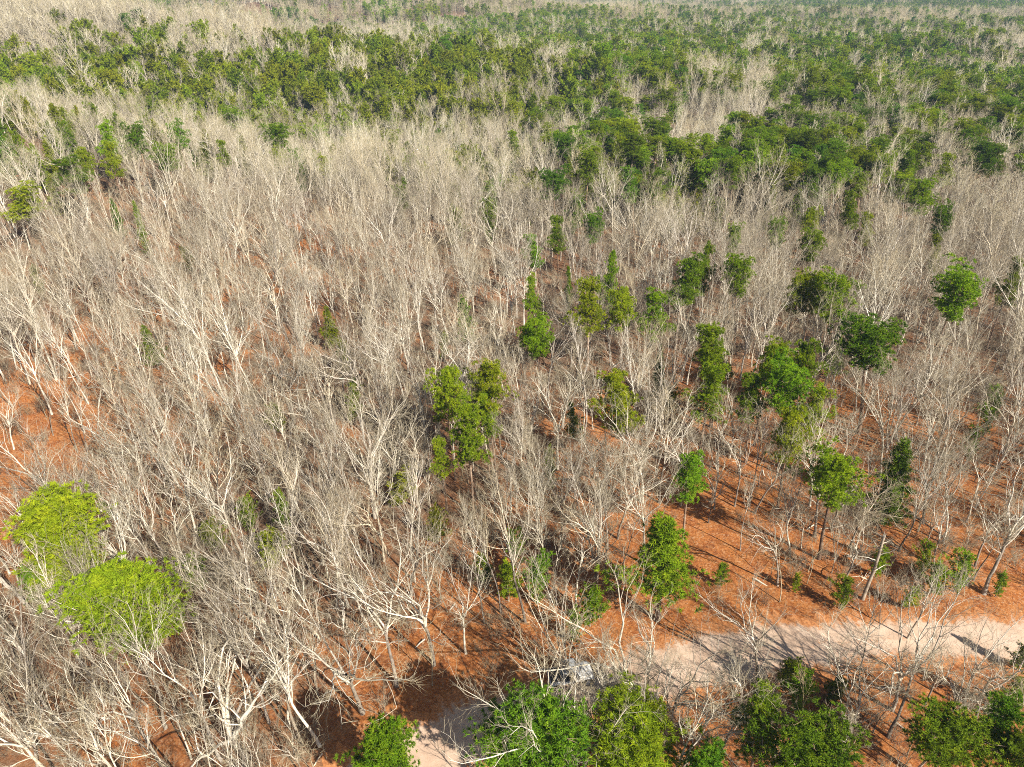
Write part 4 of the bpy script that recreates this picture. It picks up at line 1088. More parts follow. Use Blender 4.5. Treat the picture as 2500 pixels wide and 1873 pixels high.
MORE_PINES = [
    (-82.6,168.8,15,3.8,'flat',1,5.5,'d',0),
    (-78.4,169.5,12.5,3.3,'round',0,0.7,'n',1),
    (-77.5,179.8,15,4.0,'round',1,1.5,'d',2),
    (-89.6,168.5,15,3.8,'ragged',1,5.2,'n',3),
    (-85.4,159.9,15,3.5,'ragged',0,5.8,'n',3),
    (-69.5,260.6,15,7.5,'round',0,3.0,'n',1),
    (-63.4,262.0,15,6.7,'round',0,5.8,'n',1),
    (-61.5,199.3,15,6.4,'flat',0,0.4,'d',0),
    (-68.2,180.4,12.5,2.9,'ragged',0,0.4,'n',3),
    (-98.9,276.1,15,8.5,'flat',1,3.3,'n',4),
    (-34.8,236.1,15,4.6,'flat',1,0.9,'n',4),
    (-15.9,209.9,12.5,3.4,'ragged',0,3.7,'n',3),
    (-44.4,181.9,12.5,2.4,'round',1,4.4,'n',1),
    (-90.7,160.2,12.5,3.1,'round',0,3.0,'n',1),
    (39.4,240.9,15,7.4,'ragged',0,6.3,'n',5),
    (48.2,221.5,15,3.7,'round',1,4.6,'d',6),
    (62.0,260.7,15,4.3,'flat',1,0.5,'n',7),
    (69.2,216.0,12.5,3.1,'ragged',1,5.9,'n',5),
    (94.1,220.2,15,7.1,'round',0,3.9,'d',6),
    (78.1,206.4,15,4.5,'ragged',0,3.8,'d',8),
    (91.7,202.7,15,5.3,'round',0,6.2,'n',9),
    (91.5,193.5,15,5.6,'ragged',1,5.9,'n',5),
    (93.3,182.4,15,7.2,'ragged',1,5.3,'d',8),
    (65.0,184.0,15,4.3,'round',1,3.8,'n',9),
    (47.2,176.6,15,4.7,'ragged',0,6.0,'n',5),
    (57.2,183.6,15,4.6,'round',1,1.6,'d',6),
    (55.2,189.7,12.5,3.2,'round',1,0.9,'n',9),
    (80.4,196.4,12.5,3.1,'flat',1,4.1,'n',7),
    (80.1,179.1,15,4.2,'ragged',0,2.1,'d',8),
    (82.9,172.0,15,3.9,'ragged',1,5.0,'n',5),
    (73.7,156.5,15,3.6,'flat',1,1.4,'n',7),
    (97.8,169.5,15,3.8,'ragged',0,0.8,'n',5),
    (102.6,164.3,15,3.9,'ragged',0,6.0,'n',5),
    (88.3,147.3,15,5.8,'ragged',0,2.8,'n',5),
    (69.7,138.2,15,3.6,'ragged',1,2.4,'n',5),
    (70.4,131.7,12.5,3.1,'ragged',1,2.0,'n',5),
    (61.0,135.9,12.5,3.0,'round',0,4.3,'n',9),
    (64.0,168.7,12.5,3.1,'ragged',1,4.1,'n',5),
    (70.9,175.6,12.5,3.2,'round',1,2.9,'n',9),
    (89.8,166.6,15,4.0,'round',0,4.9,'n',9),
    (81.4,159.8,12.5,3.2,'round',1,0.7,'n',9),
    (88.5,159.1,12.5,3.2,'ragged',0,1.3,'n',5),
    (32.2,208.8,15,3.5,'ragged',0,4.5,'n',5),
    (39.6,211.1,12.5,3.0,'ragged',0,1.4,'n',5),
    (96.1,172.5,12.5,2.7,'ragged',1,5.3,'n',5),
    (14.8,229.9,15,4.4,'flat',1,5.9,'n',7),
    (4.9,231.8,15,4.5,'ragged',1,2.8,'n',5),
    (41.8,213.3,12.5,2.5,'round',1,2.9,'d',6),
    (56.7,251.9,12.5,2.6,'flat',0,1.3,'n',7),
    (68.8,178.1,15,3.5,'ragged',1,3.4,'n',5),
    (93.1,174.7,12.5,3.5,'ragged',0,2.2,'n',5),
    (88.6,170.3,15,3.6,'round',1,2.1,'n',9),
    (-167.0,371.7,15,7.0,'ragged',1,5.8,'d',10),
    (-383.2,863.7,15,8.0,'flat',1,5.0,'n',11),
    (-165.8,362.6,15,5.1,'flat',0,3.0,'d',12),
    (-149.5,356.7,15,4.2,'ragged',0,4.8,'d',10),
    (-1528.9,3067.0,15,8.5,'ragged',0,3.3,'d',10),
    (-206.2,794.7,15,4.2,'ragged',1,6.0,'d',10),
    (12.0,160.2,14.3,5.4,'flat',1,1.7,'d',13),
    (33.5,160.0,15.4,5.1,'ragged',0,4.5,'d',8),
    (30.1,161.3,15.4,5.3,'ragged',1,2.3,'d',8),
    (19.6,168.8,16.2,4.6,'flat',1,3.1,'d',13),
    (67.7,157.1,14.8,5.8,'ragged',0,4.9,'d',8),
    (54.1,166.2,15.3,5.9,'round',0,2.8,'n',9),
    (48.6,168.1,14.6,6.5,'round',0,1.8,'n',9),
    (64.0,163.8,15.1,7.0,'round',1,4.1,'n',9),
    (58.5,167.5,15.8,6.4,'round',1,0.4,'n',9),
    (64.7,165.6,13.7,6.6,'flat',1,1.5,'n',7),
    (75.9,162.4,15.3,6.0,'flat',1,6.0,'d',13),
    (53.2,171.8,15.2,5.0,'flat',0,3.8,'d',13),
    (91.1,156.5,13.3,5.7,'round',1,1.8,'n',9),
    (54.6,173.8,14.2,5.5,'flat',0,2.8,'d',13),
    (45.3,179.6,15.9,5.2,'flat',1,2.2,'n',7),
    (79.9,168.3,13.3,7.0,'round',0,1.9,'n',9),
    (25.8,185.3,14.6,4.6,'ragged',0,1.3,'n',5),
    (73.8,172.0,14.5,4.7,'ragged',1,0.7,'n',5),
    (62.3,179.7,15.6,5.2,'flat',1,2.4,'n',7),
    (33.3,188.8,16.1,5.0,'flat',1,4.0,'d',13),
    (86.9,172.9,15.2,6.7,'round',0,4.1,'n',9),
    (37.1,191.8,12.1,5.9,'flat',1,0.6,'n',7),
    (88.8,174.4,12.2,5.1,'flat',0,2.7,'d',13),
    (73.0,183.3,13.1,5.4,'ragged',1,5.6,'d',8),
    (83.6,181.2,15.3,6.8,'round',0,5.4,'d',6),
    (15.8,199.0,14.9,6.1,'flat',0,6.1,'d',13),
    (66.3,188.7,15.0,6.4,'flat',1,4.0,'n',7),
    (53.8,193.6,15.4,5.3,'round',0,1.6,'n',9),
    (24.5,199.8,13.1,6.6,'round',0,5.7,'n',9),
    (120.5,161.4,13.2,5.8,'flat',1,3.9,'n',7),
    (70.5,189.9,14.8,6.3,'ragged',0,5.5,'n',5),
    (32.0,201.8,14.6,5.3,'ragged',0,4.2,'n',5),
    (79.1,189.2,16.0,6.7,'round',0,1.4,'d',6),
    (114.3,170.6,16.1,6.4,'round',0,5.7,'d',6),
    (59.9,196.6,16.3,6.6,'ragged',0,5.7,'n',5),
    (61.3,196.3,13.4,6.5,'round',0,0.3,'n',9),
    (42.0,202.3,13.0,5.5,'flat',1,4.1,'n',7),
    (71.4,195.1,15.3,6.3,'flat',0,3.4,'d',13),
    (22.8,206.9,15.1,6.4,'flat',0,2.8,'n',7),
    (104.4,180.0,14.0,6.3,'round',1,6.3,'n',9),
    (78.1,193.0,15.7,5.3,'round',0,4.6,'n',9),
    (17.2,208.3,15.2,6.0,'round',0,0.1,'d',6),
    (46.7,203.8,12.4,5.9,'flat',1,3.9,'n',7),
    (118.6,173.1,15.1,5.9,'ragged',0,5.6,'d',8),
    (84.5,193.5,15.9,5.1,'ragged',0,4.0,'n',5),
    (28.5,209.9,12.3,6.7,'ragged',1,2.8,'n',5),
    (70.2,199.9,12.3,6.7,'flat',0,2.0,'n',7),
    (15.0,211.9,15.0,6.6,'ragged',0,2.4,'n',5),
    (49.1,208.1,12.3,5.1,'ragged',1,2.6,'d',8),
    (83.9,197.1,14.0,4.9,'round',1,3.0,'n',9),
    (25.2,214.4,12.1,5.5,'ragged',0,5.9,'n',5),
    (76.8,202.6,14.9,6.3,'round',0,0.4,'n',9),
    (34.2,214.2,12.8,5.8,'round',1,3.9,'d',6),
    (16.9,216.9,15.4,6.4,'ragged',1,3.2,'n',5),
    (95.0,196.2,15.8,5.6,'ragged',0,5.3,'n',5),
    (129.7,176.7,14.5,4.6,'round',0,4.3,'d',6),
    (35.0,216.6,14.9,5.5,'round',1,2.4,'d',6),
    (26.7,217.8,15.8,5.1,'ragged',0,4.5,'n',5),
    (100.8,195.2,12.7,5.0,'round',1,6.1,'n',9),
    (29.1,217.8,16.0,4.8,'flat',0,2.3,'n',7),
    (93.8,199.9,14.1,6.8,'ragged',0,1.0,'n',5),
    (38.0,218.4,16.0,5.7,'flat',1,2.6,'n',7),
    (72.2,210.2,16.1,5.7,'round',1,6.3,'n',9),
    (108.1,195.5,13.7,5.1,'ragged',0,0.2,'n',5),
    (46.6,218.6,15.9,6.9,'flat',1,1.4,'d',13),
    (83.7,207.4,13.1,6.3,'round',0,2.8,'d',6),
    (26.2,222.2,12.3,6.7,'round',1,2.9,'d',6),
    (98.1,201.5,16.5,5.0,'round',1,1.0,'n',9),
    (20.2,223.4,14.2,6.4,'ragged',1,4.1,'d',8),
    (33.5,222.1,12.3,5.5,'round',0,4.6,'n',9),
    (65.5,215.1,13.8,6.4,'ragged',0,5.5,'d',8),
    (21.3,226.2,12.2,6.0,'round',0,4.0,'n',9),
    (124.1,191.2,15.5,5.6,'round',1,0.7,'d',6),
    (23.4,227.2,13.9,5.7,'ragged',1,0.7,'n',5),
    (36.5,225.7,15.3,4.9,'round',1,5.6,'d',6),
    (108.2,203.7,12.5,4.7,'ragged',0,4.5,'n',5),
    (110.8,202.4,14.3,6.5,'round',0,6.1,'n',9),
    (86.8,214.4,13.2,5.6,'ragged',0,4.8,'n',5),
    (32.4,229.9,14.8,4.6,'round',0,0.1,'d',6),
    (114.8,203.3,13.2,6.6,'ragged',1,1.7,'n',5),
    (124.6,198.0,16.2,5.2,'flat',0,4.7,'n',7),
    (73.9,222.7,15.5,6.0,'ragged',1,0.1,'n',5),
    (40.4,231.5,16.1,6.4,'ragged',1,2.0,'n',5),
    (101.0,212.2,15.3,5.0,'ragged',1,2.0,'d',8),
    (19.6,234.8,12.5,7.0,'round',1,1.2,'d',6),
    (108.3,209.4,13.6,4.8,'ragged',1,3.2,'n',5),
    (117.6,204.5,12.5,5.4,'round',0,0.5,'n',9),
    (16.2,236.0,12.1,6.1,'ragged',0,1.4,'n',5),
    (85.5,222.9,14.3,5.0,'round',1,1.9,'d',6),
    (75.5,227.4,15.4,5.2,'ragged',0,0.6,'n',5),
    (37.3,237.4,15.0,5.9,'ragged',1,1.7,'n',5),
    (41.3,237.0,13.9,5.4,'flat',0,1.7,'n',7),
    (103.5,217.6,14.7,6.3,'ragged',1,0.5,'n',5),
    (73.9,231.8,15.2,4.9,'round',0,3.7,'n',9),
    (25.7,242.6,14.0,6.3,'ragged',0,1.2,'d',8),
    (35.4,241.5,14.3,5.9,'flat',0,1.3,'n',7),
    (133.9,204.7,14.1,5.5,'round',0,5.3,'n',9),
    (143.3,198.5,15.7,6.5,'round',1,2.0,'n',9),
    (123.3,213.2,15.9,5.7,'flat',0,3.4,'n',7),
    (143.0,200.6,12.8,4.7,'flat',1,5.1,'n',7),
    (106.6,222.7,12.1,4.8,'flat',0,6.2,'n',7),
    (137.3,205.9,15.8,5.2,'round',0,2.0,'d',6),
    (31.2,246.1,16.1,4.6,'round',1,3.6,'d',6),
    (127.0,215.0,14.0,6.3,'round',1,1.1,'n',9),
    (126.3,216.2,14.7,6.6,'ragged',0,5.8,'n',5),
    (88.1,234.9,12.2,5.3,'ragged',0,3.3,'n',5),
    (101.9,229.5,14.4,5.2,'round',0,3.6,'n',9),
    (119.0,221.3,16.2,5.7,'round',0,6.2,'d',6),
    (121.9,221.3,15.4,4.9,'ragged',1,5.4,'n',5),
    (112.3,227.4,14.3,4.6,'round',0,3.7,'d',6),
    (130.6,218.0,16.4,6.6,'round',1,2.2,'n',9),
    (31.9,252.6,13.1,4.6,'flat',0,0.9,'n',7),
    (148.5,206.9,15.0,5.9,'round',1,4.0,'n',9),
    (96.8,235.9,13.2,5.8,'round',1,0.8,'n',9),
    (99.8,235.8,12.5,6.6,'flat',1,0.1,'n',7),
    (147.5,209.8,14.8,4.9,'flat',1,1.3,'n',7),
    (105.7,233.9,12.4,5.4,'flat',0,4.1,'n',7),
    (96.7,238.1,13.9,6.4,'round',1,3.5,'d',6),
    (127.2,223.7,16.2,6.8,'ragged',1,2.2,'n',5),
    (39.3,255.3,14.7,5.9,'flat',0,5.5,'d',13),
    (30.5,256.6,12.6,5.7,'round',1,1.6,'n',9),
    (140.0,217.2,13.3,4.7,'round',1,6.2,'n',9),
    (93.3,241.6,15.3,6.4,'round',1,0.2,'n',9),
    (112.0,233.7,14.8,5.6,'round',0,5.4,'d',6),
    (124.2,228.8,13.6,6.0,'ragged',1,3.9,'n',5),
    (152.7,211.7,14.5,6.1,'ragged',1,1.6,'d',8),
    (89.6,245.6,13.2,5.5,'ragged',1,0.3,'n',5),
    (41.1,259.0,13.4,5.1,'round',1,2.8,'n',9),
    (13.8,263.8,15.4,4.9,'round',0,1.6,'n',9),
    (155.7,216.6,16.4,6.4,'ragged',1,1.4,'n',5),
    (99.6,247.6,16.5,6.0,'ragged',0,0.9,'d',8),
    (36.3,264.7,15.3,5.0,'round',1,0.2,'n',9),
    (117.2,241.9,12.2,5.2,'round',0,4.6,'d',6),
    (106.2,248.8,13.1,5.0,'flat',0,6.1,'n',7),
    (154.0,222.6,13.0,5.1,'ragged',1,4.6,'n',5),
    (30.4,269.2,16.4,5.0,'flat',1,4.4,'n',7),
    (40.2,268.4,13.5,5.5,'flat',1,4.2,'d',13),
    (122.2,242.6,12.1,5.6,'round',1,3.9,'d',6),
    (152.7,225.0,13.3,4.7,'flat',0,1.7,'n',7),
    (14.3,272.4,15.9,5.3,'round',0,4.3,'d',6),
    (154.7,224.9,14.7,5.8,'flat',0,3.4,'n',7),
    (159.7,223.6,14.4,6.2,'round',0,0.4,'n',9),
    (134.0,240.3,13.6,5.6,'round',1,6.0,'d',6),
    (16.6,274.7,12.8,6.4,'flat',0,0.6,'n',7),
    (126.5,244.5,13.2,4.5,'flat',0,1.7,'n',7),
    (126.5,245.3,13.5,5.3,'flat',0,4.1,'d',13),
    (155.1,229.0,16.1,6.8,'flat',1,2.8,'d',13),
    (152.0,231.9,15.0,6.7,'ragged',0,0.3,'n',5),
    (148.5,235.8,14.0,6.9,'ragged',0,6.3,'n',5),
    (121.7,250.7,12.4,5.6,'flat',0,3.6,'d',13),
    (118.1,252.6,15.6,5.5,'ragged',0,2.2,'n',5),
    (116.1,255.2,15.6,5.8,'flat',1,1.4,'n',14),
    (145.3,239.8,15.1,5.7,'flat',1,0.8,'n',7),
    (47.8,276.8,14.8,5.9,'flat',0,2.4,'n',7),
    (133.3,247.8,14.2,4.7,'round',0,1.8,'d',6),
    (146.3,241.2,15.0,5.3,'round',0,4.4,'d',6),
    (53.1,277.2,13.3,5.5,'ragged',0,2.0,'d',8),
    (144.4,243.5,15.1,5.5,'flat',0,1.7,'d',13),
    (121.9,256.2,13.8,6.1,'ragged',1,5.5,'d',15),
    (112.4,260.8,12.1,5.5,'flat',0,1.3,'n',14),
    (136.9,250.0,13.2,6.4,'round',0,1.1,'d',16),
    (61.6,279.3,16.2,6.9,'round',1,0.3,'n',17),
    (20.7,286.1,15.5,6.3,'flat',0,4.9,'n',7),
    (136.2,252.8,13.2,6.0,'ragged',0,5.7,'d',15),
    (111.1,265.1,13.2,5.4,'flat',1,2.3,'n',14),
    (155.0,242.1,12.8,6.7,'round',1,3.3,'n',9),
    (130.7,256.8,15.7,5.2,'round',1,1.4,'n',17),
    (55.2,283.2,13.2,6.3,'ragged',1,0.4,'n',18),
    (165.3,236.7,12.0,6.6,'ragged',1,5.8,'n',5),
    (114.2,265.4,13.9,6.0,'flat',0,4.2,'n',14),
    (158.6,241.6,15.6,6.1,'round',0,5.3,'n',9),
    (43.1,286.1,15.6,4.6,'flat',0,5.4,'n',14),
    (115.9,265.3,14.5,5.8,'flat',1,2.4,'n',14),
    (100.2,272.2,14.7,6.2,'ragged',1,2.6,'n',18),
    (29.4,288.8,13.1,6.4,'flat',1,2.1,'d',13),
    (155.7,245.7,15.6,5.8,'ragged',0,4.8,'n',5),
    (134.0,258.3,15.7,6.0,'ragged',0,1.8,'n',18),
    (168.0,237.9,14.7,6.9,'ragged',1,5.7,'n',5),
    (138.9,256.9,15.5,5.9,'ragged',0,5.0,'n',18),
    (125.3,264.1,12.0,6.8,'round',0,3.0,'d',16),
    (163.4,242.7,15.2,5.8,'flat',1,2.6,'n',7),
]
PINES += [t[:-1] + (PINE_GROUPS[t[-1]], PINE_GROUPS[t[-1]]) for t in MORE_PINES]
for x, y, H, W, sh, ix, rz, tone, lab, grp in PINES:
    put_pine(x, y, H, W, sh, ix, rz, tone, lab, grp or None, -0.02, 0.0)

CEDAR = []
for i in range(8):      # four dense cones, then four soft feathery ones
    t_, c_ = cedar_tree(500 + i, r=2.1 if i < 4 else 1.9, lod=0, soft=i > 3)
    CEDAR.append((t_.mesh('trunk', MAT['bark_grey']), c_, {}))
def put_cedar(x, y, H, W, idx, rz, tone, label, group=None):
    tm, c, made = CEDAR[idx % 8]
    if tone not in made:
        made[tone] = c.mesh('crown', MAT[{'c': 'cedar', 'b': 'needles_bright', 'n': 'needles', 'd': 'needles_dark'}[tone]], False)
    root = link('cedar_tree', None); tag(root, label, 'cedar', group)
    place(root, x, y, rz, W / 3.8, H / 7.5)
    link('trunk', tm, root); link('crown', made[tone], root)
CEDARS = [
    (42.2, 62.0, 9.5, 5.4, 1, 1.9, 'd', 'tall shaggy dark green cedar right of the round long-trunked pine', ''),
    (40.6, 59.3, 5, 4.2, 1, 6.1, 'd', 'low dark cedar at the foot of the shaggy dark one', ''),
    (61.3, 75.5, 7, 3.2, 6, 3.6, 'b', 'narrow light green cedar near the right edge', ''),
    (56.0, 70.0, 5, 2.3, 5, 2.6, 'n', 'faint green cedar below the narrow light one near the right edge', ''),
    (30.8, 47.8, 4, 2.3, 4, 3.2, 'b', 'feathery yellow-green evergreen on the bank above the road, left of the broken snag', ''),
    (36.2, 51.8, 4, 2.1, 7, 0.2, 'n', 'green sapling beside the broken snag', ''),
    (40.1, 51.1, 5, 2.0, 4, 3.2, 'b', 'upright bright green sapling between dark trunks right of the broken snag', ''),
    (40.5, 49.4, 4, 2.5, 7, 3.4, 'n', 'bushy green sapling just below the upright bright one', ''),
    (42.9, 49.5, 5, 3.0, 4, 3.1, 'b', 'bright green sapling left of the big dark tree at the right edge', ''),
    (37.0, 47.7, 3, 2.0, 5, 0.4, 'n', 'low green bush at the bank foot near the road', ''),
    (27.2, 50.1, 2.5, 1.2, 7, 2.6, 'n', 'tiny green sapling on the bank above the road', ''),
    (20.2, 51.6, 3, 1.8, 7, 1.7, 'b', 'small green tuft right of the lone roadside pine', ''),
    (46.5, 48.7, 3, 1.5, 7, 3.1, 'b', 'small yellow-green bush right of the big dark trunk', ''),
    (6.5, 47.4, 4.5, 2.9, 6, 2.7, 'b', 'soft green cedar behind the white many-stemmed tree', ''),
    (4.8, 45.8, 4, 2.2, 7, 3.3, 'b', 'yellowish low cedar touching the white many-stemmed tree', ''),
    (1.6, 50.7, 6, 3.5, 4, 1.2, 'b', 'light green cedar among pale trunks left of the lone roadside pine', ''),
    (-1.3, 51.2, 5, 3.1, 4, 5.8, 'n', 'dark green cedar among pale trunks left of the light green one', ''),
    (-3.4, 53.5, 4, 2.4, 5, 4.4, 'c', 'dim cedar in shade behind the pale trunk trio', ''),
    (-0.6, 54.8, 6, 2.4, 4, 0.2, 'n', 'thin green cedar climbing beside the tallest pale trunk', ''),
    (-14.1, 66.3, 5, 4.5, 5, 1.4, 'c', 'dark olive cedar in the shade left of the centre', ''),
    (-9.3, 59.9, 4.5, 3.1, 6, 2.0, 'c', 'olive cedar in shade below the centre', ''),
    (-30.9, 62.9, 5, 2.9, 6, 1.5, 'c', 'olive cedar in the dark hollow right of the broad bright pine', ''),
    (-26.3, 57.2, 5, 4.4, 7, 0.7, 'n', 'spreading green cedar in the dark hollow at lower left', ''),
    (-33.8, 60.1, 4, 4.0, 4, 5.4, 'c', 'low olive cedar in the dark hollow at lower left', ''),
    (-33.4, 54.1, 4, 3.7, 6, 4.5, 'n', 'low green cedar right of the broad bright pine', ''),
    (-26.5, 62.6, 6, 2.3, 7, 0.1, 'c', 'narrow olive cedar standing behind the forked white tree', ''),
    (-57.6, 102.7, 8, 3.6, 3, 5.2, 'd', 'dark cedar standing in the left stand of pale trunks', ''),
    (-29.9, 107.2, 8, 3.6, 1, 3.4, 'n', 'small green cedar in the bare stand left of centre', ''),
    (-26.1, 98.6, 6, 2.9, 5, 3.3, 'c', 'olive cedar below the small green one left of centre', ''),
    (-22.8, 85.3, 7, 3.0, 5, 1.5, 'n', 'dark green cedar left of the crowns clustered at centre', ''),
    (-32.5, 83.2, 5, 3.1, 6, 5.7, 'c', 'yellowish faint cedar in the bare stand left of centre', ''),
    (-7.4, 107.4, 9, 3.9, 2, 3.8, 'd', 'dark cedar beside a deep shadow at centre', ''),
    (-11.0, 102.3, 5, 2.0, 5, 1.4, 'n', 'little green cedar below the dark one at centre', ''),
    (-81.7, 148.4, 9, 3.2, 1, 5.6, 'd', 'dark pointed cedar on the near slope at far left', ''),
    (-77.3, 148.6, 9, 2.6, 1, 5.6, 'n', 'thin green cedar right of the dark pointed one at far left', ''),
    (-73.8, 142.3, 6, 2.5, 5, 4.6, 'c', 'short olive cedar below the pair at far left', ''),
    (-88.4, 126.8, 6, 2.3, 6, 2.4, 'c', 'olive cedar in the pale stand near the left edge', ''),
    (-63.8, 136.8, 6, 3.1, 7, 5.2, 'c', 'faint olive cedar in the pale stand at left', ''),
    (4.0, 68.3, 6, 2.5, 7, 3.4, 'c', 'olive cedar in the shade at the centre of the wood', ''),
    (20.9, 86.9, 9, 2.6, 1, 1.3, 'b', 'feathery yellow-green cedar behind bare branches right of the tiered pine', ''),
    (21.4, 83.0, 5, 3.1, 4, 0.6, 'c', 'olive cedar left of the tight pine cluster', ''),
    (48.1, 91.9, 8, 4.2, 2, 5.7, 'b', 'soft yellow-green tree below the wide dark pine standing alone', ''),
    (22.4, 39.4, 4, 2.6, 6, 0.7, 'n', 'green cedar on the lower road verge', ''),
    (22.6, 37.0, 5, 2.5, 6, 3.2, 'b', 'yellow-green cedar below the road verge', ''),
    (39.7, 36.1, 5, 2.5, 5, 5.0, 'n', 'green evergreen at the right edge below the road', ''),
    (43.4, 40.5, 4, 2.0, 3, 0.7, 'd', 'dark bush at the right edge of the road', ''),
    (-1.8, 32.8, 7, 4.7, 4, 4.8, 'b', 'pale green young evergreen behind bare branches under the dark round pine', ''),
    (26.0, 37.8, 3.5, 2.1, 7, 0.9, 'c', 'olive bush right of the lower road verge', ''),
]
CEDAR_GROUPS = [
    'olive cedar at the foot of the green far hillside',
    'dark olive cedar in the mid-distance thicket at right of centre',
    'olive cedar low on the slope around the left hill crest',
]
